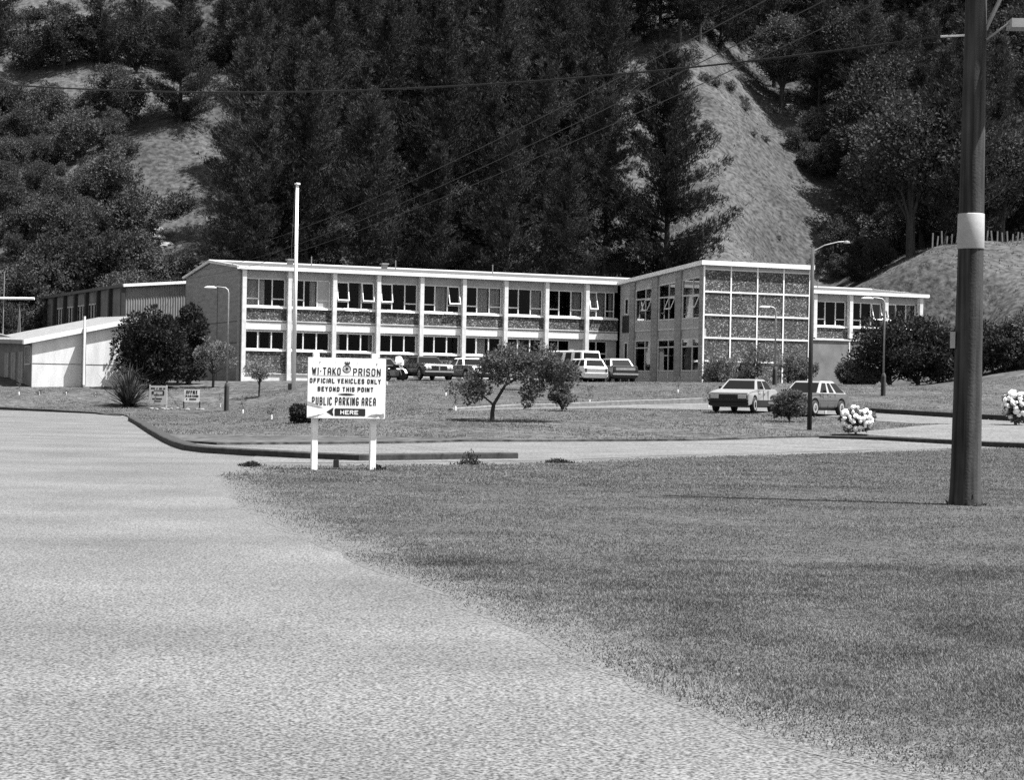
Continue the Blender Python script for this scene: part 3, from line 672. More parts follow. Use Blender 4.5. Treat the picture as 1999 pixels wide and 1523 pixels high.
# inward is to the right of the direction => negative local y
wsb((0, -12, 1.5), (Ls, 0, 8.5)).build('side_wall', 'rough_wall', ws)
wsb((-.2, -12.2, 8.5), (Ls + .4, .25, 8.72)).build('roof', 'roof', ws)
for i in range(9):
    x = Ls * (i / 8); wsb((x - .18, 0, 1.5), (x + .18, .28, 8.5)).build('pilaster', 'dark_paint', ws)
for i in range(3, 7):
    for j in range(3):
        x = Ls * (i / 8) - Ls / 8 + .75 + j * .85
        wd = wsb((x, 0, 6.1), (x + .62, .06, 7.6)).build('window', 'frame_grey', ws); wsb((x + .08, .06, 6.2), (x + .54, .07, 7.5)).build('pane', 'car_glass', wd)
fd = (P0 - P1); Lf = fd.length; fd.normalize(); fin = Vector((-fd.y, fd.x, 0)); nc = int(Lf / .09); vs = []; fs = []
for i in range(nc + 1):
    p = P1 + fd * (Lf * i / nc) - fin * (.03 + (.05 if i % 2 else 0)); t = 8.5 + .45 * i / nc
    vs += [(p.x, p.y, 1.5), (p.x, p.y, t)]
MB().add(vs, [(2 * i, 2 * i + 2, 2 * i + 3, 2 * i + 1) for i in range(nc)]).build('corrugated_wall', 'corrugate', ws)
m = MB(); a = P1 - fin * .3 - fd * .15; b = P0 - fin * .3
m.add([(a.x, a.y, 8.5), (b.x, b.y, 8.95), (b.x, b.y, 9.15), (a.x, a.y, 8.7), (a.x + fin.x * 9, a.y + fin.y * 9, 8.55), (b.x + fin.x * 9, b.y + fin.y * 9, 9.0), (b.x + fin.x * 9, b.y + fin.y * 9, 9.2), (a.x + fin.x * 9, a.y + fin.y * 9, 8.75)],
      [(0, 1, 2, 3), (4, 7, 6, 5), (0, 4, 5, 1), (3, 2, 6, 7), (0, 3, 7, 4), (1, 5, 6, 2)]).build('roof', 'white', ws)
# pipe frame left of workshop
q = at(5, 640, 150)
fr = thing('goal_post', 'tall thin pipe frame with pale crossbar behind the low store roof', 'frame', (q.x, q.y, 4.0))
MB().tube([(0, 0, -2.4), (.06, 0, 6.0)], .05).build('post', 'wood_pale', fr); MB().tube([(1.5, 0, -2.4), (1.25, 0, 3.6)], .05).build('post', 'wood_pale', fr)
MB().tube([(1.0, 0, -2.4), (1.25, 0, 3.0)], .04).build('post', 'wood_pale', fr)
MB().tube([(-2, 0, 3.95), (2.4, 0, 3.98)], .11).build('crossbar', 'white_dirty', fr); MB().box((-2, -.3, .75), (1.5, .3, 1.15)).build('lower_panel', 'white', fr)

# ------------------------------------------------------------------ lettering (stroke letters, flat print on the sign)
GL = {'A': ['0,0 0,.75 .25,1 .75,1 1,.75 1,0', '0,.42 1,.42'], 'B': ['0,0 0,1 .75,1 1,.82 1,.65 .8,.52 0,.52', '.8,.52 1,.38 1,.15 .75,0 0,0'], 'C': ['1,.82 .8,1 .2,1 0,.82 0,.18 .2,0 .8,0 1,.18'],
      'D': ['0,0 0,1 .75,1 1,.8 1,.2 .75,0 0,0'], 'E': ['1,1 0,1 0,0 1,0', '0,.52 .8,.52'], 'F': ['1,1 0,1 0,0', '0,.52 .8,.52'], 'G': ['1,.82 .8,1 .2,1 0,.82 0,.18 .2,0 .8,0 1,.18 1,.45 .55,.45'],
      'H': ['0,0 0,1', '1,0 1,1', '0,.5 1,.5'], 'I': ['.5,0 .5,1'], 'K': ['0,0 0,1', '1,1 .1,.48', '.3,.6 1,0'], 'L': ['0,1 0,0 1,0'], 'N': ['0,0 0,1 1,0 1,1'], 'O': ['0,.15 0,.85 .2,1 .8,1 1,.85 1,.15 .8,0 .2,0 0,.15'],
      'P': ['0,0 0,1 .8,1 1,.85 1,.6 .8,.45 0,.45'], 'R': ['0,0 0,1 .8,1 1,.85 1,.65 .8,.5 0,.5', '.55,.5 1,0'], 'S': ['1,.84 .8,1 .2,1 0,.84 0,.66 .2,.52 .8,.5 1,.36 1,.16 .8,0 .2,0 0,.16'], 'T': ['0,1 1,1', '.5,1 .5,0'],
      'U': ['0,1 0,.18 .2,0 .8,0 1,.18 1,1'], 'V': ['0,1 .5,0 1,1'], 'W': ['0,1 .22,0 .5,.8 .78,0 1,1'], 'Y': ['0,1 .5,.5 1,1', '.5,.5 .5,0'], '-': ['.2,.5 .8,.5']}
def text(s, x0, x1, z0_, z1, th, y, gap=.22, space=.55):
    """flat strokes in the xz plane at depth y"""
    ws_ = [(.28 if ch == 'I' else .5 if ch == '-' else 1.25 if ch == 'W' else space if ch == ' ' else 1.0) for ch in s]
    tot = sum(ws_) + gap * (len(s) - 1); u = (x1 - x0) / tot; x = x0; mb = MB(); h = z1 - z0_ - th
    for ch, cw_ in zip(s, ws_):
        if ch in GL:
            cwid = max(cw_ * u - th, .001)
            for st in GL[ch]:
                P = [tuple(map(float, p.split(','))) for p in st.split()]
                P = [Vector((x + th / 2 + p[0] * cwid, z0_ + th / 2 + p[1] * h)) for p in P]
                for a, b in zip(P[:-1], P[1:]):
                    d = (b - a); d.normalize(); n = Vector((-d.y, d.x)) * th / 2; e = d * th * .42
                    q = [a - e + n, b + e + n, b + e - n, a - e - n]
                    yy = y - .00002 * len(mb.f)
                    mb.add([(p.x, yy, p.y) for p in q], [(0, 1, 2, 3)])
        x += (cw_ + gap) * u
    return mb
def words(s, x0, x1, gap, space=.3):
    cw_ = lambda ch: .28 if ch == 'I' else .5 if ch == '-' else 1.25 if ch == 'W' else space if ch == ' ' else 1.0
    tot = sum(map(cw_, s)) + gap * (len(s) - 1); u = (x1 - x0) / tot; out = []; x = x0; cur = ''; xs0 = x0
    for ch in s + ' ':
        if ch == ' ':
            out.append((cur, xs0, x - gap * u)); cur = ''; x += (space + gap) * u; xs0 = x
        else: cur += ch; x += (cw_(ch) + gap) * u
    return out
# ------------------------------------------------------------------ the big sign
sp = G(672, 921, True); SY = sp.y; mpp = SY / FPX
sg = thing('prison_sign', 'white painted board on two posts reading WI-TAKO PRISON with an arrow', 'sign', (sp.x, SY, .0), .33)
bw_, bh_ = 148 * mpp / math.cos(.33), 118 * mpp; bz0 = HC + (761 - 817.5) * mpp; bz1 = bz0 + bh_
bx0 = -bw_ / 2 + .012
board = MB().box((bx0, -.03, bz0), (bx0 + bw_, 0, bz1)).build('board', 'white_dirty', sg, bevel=.004)
for px in (620, 731):
    x = (px - 675) * mpp / math.cos(.33)
    MB().box((x - .055, .06, -.1), (x + .055, .14, bz1 + 9.5 * mpp)).build('post', 'white_dirty', sg, bevel=.006)
def bu(x): return bx0 + (x - 235) / 790 * bw_
def bv(y): return bz1 - (y - 205) / 645 * bh_
yb = -.033
for s_, xa, xb, ya, yc, th in (('WI-TAKO', 275, 565, 308, 388, 11), ('PRISON', 690, 972, 310, 390, 11), ('OFFICIAL VEHICLES ONLY', 255, 975, 423, 476, 10.5), ('BEYOND THIS POINT', 335, 900, 512, 563, 10.5), ('PUBLIC PARKING AREA', 280, 928, 622, 710, 11)):
    for wd_, a_, b_ in words(s_, bu(xa), bu(xb), .34): text(wd_, a_, b_, bv(yc), bv(ya), th / 790 * bw_, yb, .34).build('lettering', 'ink', board)
arrow = MB(); ya_ = yb
arrow.add([(bu(x), yb, bv(y)) for x, y in ((428, 780), (488, 738), (500, 738), (490, 780), (500, 820), (488, 820))], [(0, 1, 2, 3), (0, 3, 4, 5)])
arrow.add([(bu(x), yb, bv(y)) for x, y in ((510, 748), (516, 742), (816, 742), (822, 748), (822, 816), (816, 822), (516, 822), (510, 816))], [tuple(range(8))])
arrow.build('arrow', 'ink', board)
text('HERE', bu(568), bu(748), bv(806), bv(762), 8 / 790 * bw_, yb - .002, .25).build('lettering', 'white', board)
m = MB(); m.add([(bu(285), yb, bv(393)), (bu(965), yb, bv(393)), (bu(965), yb, bv(397)), (bu(285), yb, bv(397))], [(0, 1, 2, 3)])
m.build('underline', 'ink', board); m = MB()
m.add([(bu(x), yb, bv(y)) for x, y in ((535, 592), (585, 583), (625, 580), (670, 583), (718, 593), (670, 601), (625, 604), (585, 601))], [tuple(range(8))]); m.build('ornament', 'ink', board)
crest = MB()
def ring(cx_, cy_, r0, r1, n=24):
    vs = []; 
    for i in range(n):
        t = 2 * math.pi * i / n; vs += [(bu(cx_ + r0 * math.cos(t)), yb, bv(cy_ + r0 * math.sin(t))), (bu(cx_ + r1 * math.cos(t)), yb, bv(cy_ + r1 * math.sin(t)))]
    crest.add(vs, [(2 * i, 2 * i + 1, (2 * i + 3) % (2 * n), (2 * i + 2) % (2 * n)) for i in range(n)])
ring(626, 320, 34, 43); ring(626, 320, 22, 26); ring(626, 320, 1, 15)
for x_ in (610, 630, 650): ring(x_, 251, 3, 9, 8)
crest.add([(bu(x), yb, bv(y)) for x, y in ((602, 258), (660, 258), (650, 274), (612, 274))], [(0, 1, 2, 3)]); crest.build('crest', 'ink', board)
for x, y in ((292, 245), (355, 250), (512, 248), (735, 250), (930, 262), (297, 818), (347, 815)):
    MB().lathe([(.004 if x in (292, 512, 735, 297) else .011, 0), (.003, -.008)], (bu(x), yb - .0, bv(y)), 8, 'y').build('bolt', 'dark_paint', board)
pl = MB(); pl.add([(bu(x), yb - .001, bv(y)) for x, y in ((238, 668), (300, 690), (400, 742), (236, 716))], [(0, 1, 2, 3)]); pl.build('wear_shade_mark', mat('sign_patch_shade', .3, .8, (30, .3, 6)), board)  # grey shade of the lifted white patch, painted flat on the board
pl = MB(); pl.add([(bu(x), yb - .012 * (x < 400), bv(y)) for x, y in ((230, 718), (430, 765), (400, 800), (232, 840))], [(0, 1, 2, 3)]); pl.build('patch', 'white', board)
pl = MB(); pl.add([(bu(x), yb - .001, bv(y)) for x, y in ((838, 828), (880, 806), (930, 796), (975, 800), (1012, 790), (1012, 830), (980, 836), (960, 815), (925, 832), (880, 822))], [tuple(range(10))]); pl.build('wear_shade_mark', mat('sign_rust', .22, .8, (40, .6, 6)), board)
q = G(656, 917, True); o = MB().box((-.05, -.04, 0), (.05, .04, .17)).build('marker_stump', 'dark_paint', bevel=.01); o.location = (q.x, q.y, .01); tag(o, 'short dark stump between the posts of the prison sign', 'stump')
# small signs by the flax
q = G(308, 798); m_ = q.y / FPX
s1 = thing('notice_sign', 'small pale notice board on two legs with a boxed notice, next to the flax', 'sign', q, .05)
bd = MB().box((-17 * m_, -.02, 9 * m_), (17 * m_, .02, 45 * m_)).build('board', 'infill', s1)
for x in (-16 * m_, 16.5 * m_): MB().box((x - .03, .021, -.1), (x + .03, .07, 46 * m_)).build('leg', 'frame_grey', s1)
m = MB()
def dash(x0, x1, z, h, y=-.025): m.add([(x0 * m_, y, z * m_), (x1 * m_, y, z * m_), (x1 * m_, y, (z + h) * m_), (x0 * m_, y, (z + h) * m_)], [(0, 1, 2, 3)])
for a, b in ((-14, -6), (-3, -1), (2, 8), (10, 14)): dash(a, b, 38, 3)
dash(-8, 11, 34.6, 1.6); dash(-8, 12, 26, 1.8); dash(-12.5, -8, 28, 6); dash(9, 12.4, 27.9, 6.6)
for a, b in ((-11, -6), (-4, 8)): dash(a, b, 18, 2.6)
dash(-7, 6, 13.5, 2)
m.build('lettering', 'ink', bd)
q = G(374, 798); m_ = q.y / FPX
s2 = thing('office_sign', 'small pale sign on dark legs reading OFFICE', 'sign', q, .05)
bd = MB().box((-15 * m_, -.02, 13 * m_), (15 * m_, .02, 37 * m_)).build('board', 'concrete', s2)
for x in (-15.5 * m_, 15.5 * m_): MB().box((x - .035, -.03, -.1), (x + .035, .03, 14 * m_)).build('leg', 'dark_paint', s2)
text('OFFICE', -11 * m_, 11 * m_, 28.5 * m_, 35.5 * m_, 1.9 * m_, -.025, .3).build('lettering', 'ink', bd)
m = MB()
for a, b in ((-12, -9), (-8, -5.5), (-4.5, -1), (0, 2), (3, 6), (6.5, 11)): dash(a, b, 22.5, 4)
m.add([(11 * m_, -.025, 22 * m_), (14 * m_, -.025, 24.5 * m_), (11 * m_, -.025, 27 * m_)], [(0, 1, 2)])
for a, b in ((-11, -8.5), (-5, 9)): dash(a, b, 17, 2.8)
m.build('lettering', 'ink', bd)
# edging stones
def rock(name, loc, r, mt):
    bm = bmesh.new(); bmesh.ops.create_icosphere(bm, subdivisions=2, radius=r)
    for v in bm.verts: v.co = Vector((v.co.x * 1.3, v.co.y, v.co.z * .6)) * random.uniform(.82, 1.15)
    me = bpy.data.meshes.new(name); bm.to_mesh(me); bm.free(); me.materials.append(MT[mt]); return link(name, me, None, loc)
for px, py in ((296, 799), (305, 800.5), (318, 800), (328, 800.5), (334, 799), (347, 798), (355, 800), (366, 801), (384, 800), (394, 801)):
    q = G(px, py); o = rock('edging_stone', (q.x, q.y, q.z + .03), random.uniform(.07, .13), 'slip'); tag(o, 'pale edging stone on the grass at the foot of the small signs', 'stone', 'edging stones by the small signs')

# ------------------------------------------------------------------ poles, lamps, wires
up = G(1884, 990, True)
pole = thing('utility_pole', 'stout weathered timber utility pole with a pale metal band', 'utility pole', (up.x, up.y, 0))
mP = up.y / FPX
n = 20; prof = []
for i in range(34):
    z = -.3 + 9.8 * i / 33; prof.append((.205 - .0085 * z + .018 * math.exp(-max(z, 0) * 2) + random.gauss(0, .0015), z))
body = MB().lathe(prof, (0, 0, 0), n).build('post', 'wood', pole, smooth=True)
body.rotation_euler = (0, math.radians(.2), 0)
zb0 = HC + (784 - 487) * mP; zb1 = HC + (784 - 418) * mP
rb = .205 - .0085 * zb0 + .007
MB().lathe([(rb, zb0), (rb + .004, zb0 + .01), (rb - .001, zb1 - .01), (rb - .005, zb1)], (.01, 0, 0), 20).build('metal_band', 'band', pole, smooth=True)
MB().box((-.235, -.06, HC + (783 - 680) * mP), (-.19, .06, HC + (783 - 648) * mP)).build('tag_plate', 'band', pole)
arm = MB().tube([(.16, 0, 6.55), (.35, -.1, 7.0), (.75, -.2, 7.25), (1.0, -.25, 7.15)], .03); arm.build('lamp_bracket', 'metal', pole)
MB().box((.42, -.4, 6.52), (.70, -.1, 6.64)).build('junction_box', 'band', pole)
MB().tube([(.15, -.1, 6.4), (.42, -.25, 6.6)], .015).build('strut', 'metal', pole)
MB().box((-1.1, -.32, 7.8), (1.1, -.2, 7.95)).build('crossarm', 'wood', pole)
ct = at(1880, 68, up.y); MB().tube([(-.1, 0, ct.z), (-.45, .01, ct.z - .02)], .016).build('insulator', 'white', pole)
tf = G(1895, 990, True)
def cable(a, b, sag, r, label, group=None, n=40):
    a, b = Vector(a), Vector(b); P = []
    for i in range(n + 1):
        t = i / n; p = a.lerp(b, t); p.z -= sag * 4 * t * (1 - t); P.append(p)
    o = MB().tube(P, r, 5).build('overhead_cable', 'black'); tag(o, label, 'cable', group)
ce = at(-160, 150, 36); cable((up.x - .33, up.y, ct.z), ce, .50, .014, 'thick dark cable strung across from the timber utility pole')
q0 = G(-260, 960, True)
for i, (pa, pb, sg_) in enumerate((((330, 500), (1890, -60), 1.6), ((300, 530), (1895, -45), 1.7), ((280, 545), (1897, -30), 1.7))):
    a = at(pa[0], pa[1], 165); b = Vector((up.x - .9 + .9 * i, up.y - .26, 7.97)); cable(b, a, sg_ * .9, .010, 'thin power line sagging down from the timber pole towards the trees', 'thin power lines', 60)
def lamp(px, py, top, head, label, armpx=28, slim=False, kind='swan'):
    q = G(px, py); m_ = q.y / FPX; h = (py - top) * m_
    t = thing('street_lamp', label, 'street lamp', q)
    if kind == 'swan':
        bh = .22 * h
        MB().lathe([(.13, -.3), (.13, bh - .1), (.10, bh), (.06, bh + .08)], (0, 0, 0), 12).build('base', 'wood', t, smooth=False)
        d = head; w_ = armpx * m_
        MB().tube([(0, 0, bh), (0, 0, h - .25), (d * .04, 0, h - .1), (d * .16, 0, h), (d * w_ * .55, 0, h + .05), (d * w_ * .7, 0, h + .0)], [.05, .04, .035, .03, .03, .03], 8).build('pole', 'metal', t, smooth=True)
        hd = MB().lathe([(.02, -.06), (.1, -.04), (.11, .02), (.05, .09), (.01, .1)], (0, 0, 0), 10).build('lamp_head', 'white_dirty', t, smooth=True)
        hd.location = (d * w_ * .85, 0, h + .0); hd.scale = (3.0, 1, .8)
    else:
        MB().tube([(0, 0, -.3), (0, 0, h)], [.085, .065], 10).build('pole', 'wood', t, smooth=True)
        w_ = 66 * m_; MB().tube([(0, 0, h - .12), (w_ * .35, 0, h + .1), (w_ * .75, 0, h + .22), (w_, 0, h + .24)], .022, 6).build('arm', 'metal', t)
        hd = MB().lathe([(.015, -.05), (.06, -.03), (.05, .03), (.01, .05)], (0, 0, 0), 8).build('lamp_head', 'metal', t); hd.location = (w_, 0, h + .22); hd.scale = (2, 1, 1)
    return t
lamp(442, 803, 562, -1, 'grey swan-neck lamp on a dark base, standing in front of the gable end', 42)
lamp(1724, 773, 583, -1, 'grey lamp with long flat head standing before the dark hedge', 40)
lamp(1512, 752, 600, -1, 'slim lamp standing against the gridded aggregate wall', 26)
lamp(1580, 840, 484, 1, 'tall bare wooden lamp pole with thin curved arm beside the two parked cars', kind='arm')
q = G(573, 761); m_ = q.y / FPX; h = (761 - 360) * m_
fp = thing('flagpole', 'tall white flagpole with a flat cap in front of the block', 'flagpole', q)
MB().tube([(0, 0, -.2), (0, 0, h)], [.13, .085], 12).build('pole', 'white', fp, smooth=True); MB().lathe([(.17, h), (.17, h + .08), (.08, h + .1)], (0, 0, 0), 12).build('cap', 'white', fp)
MB().box((-.32, -.1, -.1), (-.14, .1, .35)).build('cleat_post', 'wood', fp)
MB().tube([(-.1, -.1, 1.2), (-.25, -.1, h * .7), (-.1, -.1, h)], .008, 4).build('halyard', 'wood_pale', fp)

# ------------------------------------------------------------------ vegetation
def unit(v): return v / np.maximum(np.linalg.norm(v, axis=-1, keepdims=True), 1e-9)
def leaves(Cn, D, size, aspect=.4):
    """one kite per row: Cn base points, D directions, size per leaf"""
    n = len(Cn); D = unit(D); R = unit(np.cross(D, rng.normal(size=(n, 3)))); size = np.broadcast_to(np.asarray(size, float), (n,))[:, None]
    a = Cn; b = Cn + D * size * .45 + R * size * aspect / 2; c = Cn + D * size; d = Cn + D * size * .45 - R * size * aspect / 2
    V = np.stack([a, b, c, d], 1).reshape(-1, 3); F = np.arange(4 * n).reshape(-1, 4); return V, F
def crown_obj(name, V, F, material, parent): return link(name, fast_mesh(name, V, F, material), parent)
def make_pine(h, R, seed, base=.08, dens=1.0, droop=0.0):
    """mesh pair (trunk, crown) of a pine h metres tall"""
    r = np.random.default_rng(seed); random.seed(seed)
    tr = MB(); lean = r.normal(0, .012, 2)
    tr.tube([(lean[0] * z * z / h, lean[1] * z * z / h, z) for z in np.linspace(-1.5, h * .97, 9)], [max(.03, h * .016 * (1 - z / h)) for z in np.linspace(0, h * .97, 9)], 8)
    P = []; D = []
    z = h * base
    while z < h * .985:
        t = (z / h - base) / (1 - base)
        L0 = R * (1 - t) ** .62 * (.55 + .45 * min(1, t * 5 + .35)) + .25
        for k in range(r.integers(4, 7)):
            az = r.uniform(0, 6.283); L = L0 * r.uniform(.55, 1.12); e0 = math.radians(r.uniform(-8, 18) + 35 * t); bend = r.uniform(.25, .6)
            n = max(4, int(L / .34)); ax = np.array([math.cos(az), math.sin(az)]); pts = []
            for i in range(n + 1):
                s = i / n; rr = L * s * math.cos(e0); zz = z + L * s * math.sin(e0) + bend * L * .5 * s * s - droop * L * .3 * s
                pts.append((ax[0] * rr, ax[1] * rr, zz))
            pts = np.array(pts)
            if L > 1.0: tr.tube([tuple(pts[0]), tuple(pts[n // 2]), tuple(pts[-1])], [.05 + L * .008, .03, .01], 4, False)
            st = int(n * .22)
            for i in range(st, n + 1):
                d = pts[min(i + 1, n)] - pts[max(i - 1, 0)]; d = d / (np.linalg.norm(d) + 1e-9)
                spread = L * .12 * (1 - abs(i / n - .55)) + .1
                for q in range(int(5 * dens)):
                    o = r.normal(size=3) * spread * np.array([.8, .8, .45]); P.append(pts[i] + o); D.append(d * 1.1 + np.array([0, 0, .75]) + r.normal(size=3) * .2)
        z += h * .028 + .18
    P = np.array(P); D = np.array(D); k = 6
    Pn = np.repeat(P, k, 0) + rng.normal(size=(len(P) * k, 3)) * .07; Dn = np.repeat(unit(D), k, 0) + rng.normal(size=(len(P) * k, 3)) * .42
    V, F = leaves(Pn, Dn, rng.uniform(.22, .5, len(Pn)), .17)
    tm = tr.mesh('trunk', fix=False); tm.materials.append(MT['bark'])
    return tm, fast_mesh('crown', V, F, 'pine'), len(F)
def make_broad(h, R, seed, leaf=.3, material='bush', nclump=70, per=60, trunk_h=.25, flat=.8, pale=None):
    r = np.random.default_rng(seed); tr = MB(); zc = h * (trunk_h + (1 - trunk_h) / 2); rz = h * (1 - trunk_h) / 2
    cl = []; lob = unit(r.normal(size=(7, 3)) * np.array([1, 1, .8])); amp = r.uniform(.2, .75, 7)
    while len(cl) < nclump:
        p = r.normal(size=3); p /= np.linalg.norm(p); rad = r.uniform(.3, 1.0) ** .6 * min(1.15, .80 + .55 * float(np.max(amp * np.clip(lob @ p, 0, 1) ** 3)))
        cl.append((p[0] * R * rad, p[1] * R * rad, zc + p[2] * rz * rad))
    cl = np.array(cl)
    tr.tube([(0, 0, -.8), (R * .04, 0, h * trunk_h), (0, R * .05, zc)], [h * .03, h * .024, h * .015], 7)
    for c in cl[: min(14, len(cl))]: tr.tube([(0, 0, h * trunk_h * .8), tuple(c * np.array([.4, .4, 1]) * np.array([1, 1, .8])), tuple(c)], [h * .012, h * .008, h * .003], 4, False)
    n = nclump * per; ci = np.repeat(np.arange(nclump), per); cr_ = R * .27 * r.uniform(.5, 1.3, nclump)
    off = unit(r.normal(size=(n, 3))) * (r.uniform(.25, 1, (n, 1)) ** .5) * cr_[ci][:, None] * np.array([1, 1, flat])
    P = cl[ci] + off; P[:, 2] = np.maximum(P[:, 2], .03)
    V, F = leaves(P, unit(off) + np.array([0, 0, .35]) + r.normal(size=(n, 3)) * .5, leaf * r.uniform(.6, 1.3, n), .55)
    tm = tr.mesh('trunk', fix=False); tm.materials.append(MT['bark'])
    return tm, fast_mesh('crown', V, F, material), n
def plant(name, meshes, loc, rz, scale, label, cat, group=None):
    t = thing(name, label, cat, loc, rz, group); t.scale = scale if isinstance(scale, tuple) else (scale,) * 3
    link('trunk', meshes[0], t); link('crown', meshes[1], t); return t
PINES = [make_pine(20, 5.4, 11, .05), make_pine(20, 4.6, 12, .10), make_pine(18, 4.4, 13, .12), make_pine(19, 5.0, 14, .16, 1.0, .2)]
LONE = make_pine(21, 6.7, 21, .05, 2.2, .15)
BROAD = [make_broad(7, 3.3, 31, .28, 'bush', 70, 110, .1), make_broad(7, 3.0, 32, .26, 'bush', 80, 100, .12), make_broad(5, 2.6, 33, .24, 'bush_pale', 60, 100, .05)]
TALLB = [make_broad(12, 4.2, 35, .30, 'bush', 110, 120, .22), make_broad(12, 3.8, 36, .30, 'bush', 110, 120, .25)]
MOUND = [make_broad(2.2, 1.5, 41, .22, 'bush', 30, 45, .02), make_broad(2.2, 1.5, 42, .2, 'bush_pale', 30, 45, .02)]
def pix(p):
    v = Vector(p) - Vector((0, 0, HC)); d = v.dot(ef); u = v.dot(cx) / d * FPX; t = v.dot(cy) / d * FPX; return W / 2 + u, H / 2 - t
CLEAR_L = [(300, 240), (300, 222), (470, 200), (470, 230), (445, 330), (425, 420), (400, 500), (330, 500), (285, 470), (280, 430), (305, 350), (300, 290)]
CLEAR_R = [(1160, 95), (1300, 105), (1425, 120), (1470, 190), (1545, 330), (1610, 430), (1670, 520), (1600, 580), (1180, 580), (1205, 300), (1190, 160)]
CUT = [(110, 75), (150, 20), (500, -60), (480, 50), (380, 78), (250, 82)]
def hit(poly, x, y): return bool(inside(poly, np.array([x]), np.array([y]))[0])
random.seed(99)
def place(meshes, X, Y, hs, label, cat, name, group, sx=None):
    z = float(z0(X, Y)); return plant(name, meshes, (X, Y, z - .25), random.uniform(0, 6.28), (hs * (sx or 1), hs * (sx or 1), hs), label, cat, group)
# the big stand of pines behind the block
Y = 165.0
while Y < 262:
    X = (-.140 if Y < 180 else -.132) * Y + random.uniform(0, 2.5)
    xmax = .047 * Y if Y < 215 else .04 * Y
    while X < xmax:
        yy = Y + random.uniform(-2.5, 2.5); bx, by = pix((X, yy, float(z0(X, yy))))
        if not hit(CLEAR_L, bx, by) and not hit(CLEAR_R, bx, by):
            front = Y < 172
            if by > 60 or random.random() < .6: place(random.choice(PINES), X, yy, random.uniform(.78, 1.02) if Y < 200 else random.uniform(.6, .85), 'dark pine in the dense stand on the slope behind the long block', 'pine tree', 'pine_tree', 'pines of the dense stand')
            else: place(random.choice(TALLB), X, yy, random.uniform(.8, 1.1), 'rounded leafy tree above the dense pine stand', 'tree', 'leafy_tree', 'leafy trees above the pine stand')
        X += random.uniform(4.2, 6.4)
    Y += 6.5
# forest right of the clearing
Y = 172.0
while Y < 262:
    X = .115 * Y; 
    while X < .285 * Y:
        yy = Y + random.uniform(-2.5, 2.5); z = float(z0(X, yy)); bx, by = pix((X, yy, z))
        lim = 1440 + (by - 120) * .62
        if bx > lim + 25 and not hit(CLEAR_R, bx, by) and by < 520:
            edge = bx < lim + 75
            if edge and random.random() < .6: place(random.choice(BROAD), X, yy, random.uniform(.6, .9), 'leafy bush along the forest edge above the grassy clearing', 'bush', 'leafy_bush', 'bushes along the clearing edge')
            elif random.random() < .62: place(random.choice(PINES), X, yy, random.uniform(.7, 1.0), 'dark pine in the forest to the right of the grassy clearing', 'pine tree', 'pine_tree', 'pines right of the clearing')
            else: place(random.choice(TALLB), X, yy, random.uniform(.9, 1.3), 'tall leafy tree among the pines to the right of the grassy clearing', 'tree', 'leafy_tree', 'leafy trees right of the clearing')
        X += random.uniform(3.6, 5.4)
    Y += 6.0
# ridge line above the right clearing
for bx in range(1175, 1500, 38):
    q = G(bx + random.uniform(-8, 8), random.uniform(70, 100)); 
    if q.y < 300: place(random.choice(PINES), q.x, q.y, random.uniform(.7, .95), 'dark pine standing along the track above the grassy clearing', 'pine tree', 'pine_tree', 'pines above the clearing')
# left hillside scrub
Y = 158.0
while Y < 214:
    X = -.285 * Y
    while X < -.13 * Y:
        yy = Y + random.uniform(-1.5, 1.5); z = float(z0(X, yy)); bx, by = pix((X, yy, z))
        top = by - 4.0 / yy * FPX
        ok = not hit(CLEAR_L, bx, by) and not (285 < bx < 430 and by > 240 and hit(CLEAR_L, bx, top)) and not (bx > 385 and by < 520) and by > 215
        if ok and not (bx > 262 and by < 500 and by > 200): place(random.choice(BROAD * 4 + MOUND), X, yy, random.choice((.5, .6, .7, .8, .95)), 'scrubby leafy bush on the hillside behind the workshop', 'bush', 'leafy_bush', 'hillside scrub behind the workshop')
        X += random.uniform(2.0, 3.0)
    Y += 3.4
# upper left trees
Y = 215.0
while Y < 290:
    X = -.285 * Y
    while X < -.12 * Y:
        yy = Y + random.uniform(-2, 2); z = float(z0(X, yy)); bx, by = pix((X, yy, z))
        if hit(CUT, bx, by):
            if random.random() < .4: place(random.choice(MOUND), X, yy, random.uniform(.5, 1.2), 'small bush on the pale cut-over slope below the skyline', 'bush', 'leafy_bush', 'bushes on the cut-over slope')
        elif bx < 300 and by < 5.4 / yy * FPX + 20 - max(0, bx - 150) * .4: 
            if by > 45 and random.random() < .8: place(random.choice(MOUND), X, yy, max(.5, min(2.2, (by - 28) * yy / FPX / 2.4)), 'low bush on the slope just under the skyline', 'bush', 'leafy_bush', 'low bushes under the skyline')
        elif not hit(CLEAR_L, bx, by) and by > -40 and by < 215 and not (bx < 230 and by < 75):
            if random.random() < .55: place(random.choice(BROAD), X, yy, random.uniform(.8, 1.2), 'rounded tree in the bush above the small clearing', 'tree', 'leafy_tree', 'rounded trees above the small clearing')
            elif by > 100 and random.random() < .5: place(random.choice(PINES), X, yy, random.uniform(.5, .7), 'pine rising out of the bush above the small clearing', 'pine tree', 'pine_tree', 'pines above the small clearing')
        X += random.uniform(3.0, 4.4)
    Y += 4.6
for bx in range(0, 150, 17):
    q = G(bx, 46 - bx * .16 + random.uniform(-3, 5))
    if q.y < 318: place(random.choice(MOUND), q.x, q.y, random.uniform(.6, 1.0), 'dark bush on the crest of the ridge against the sky', 'bush', 'leafy_bush', 'bushes on the skyline ridge')
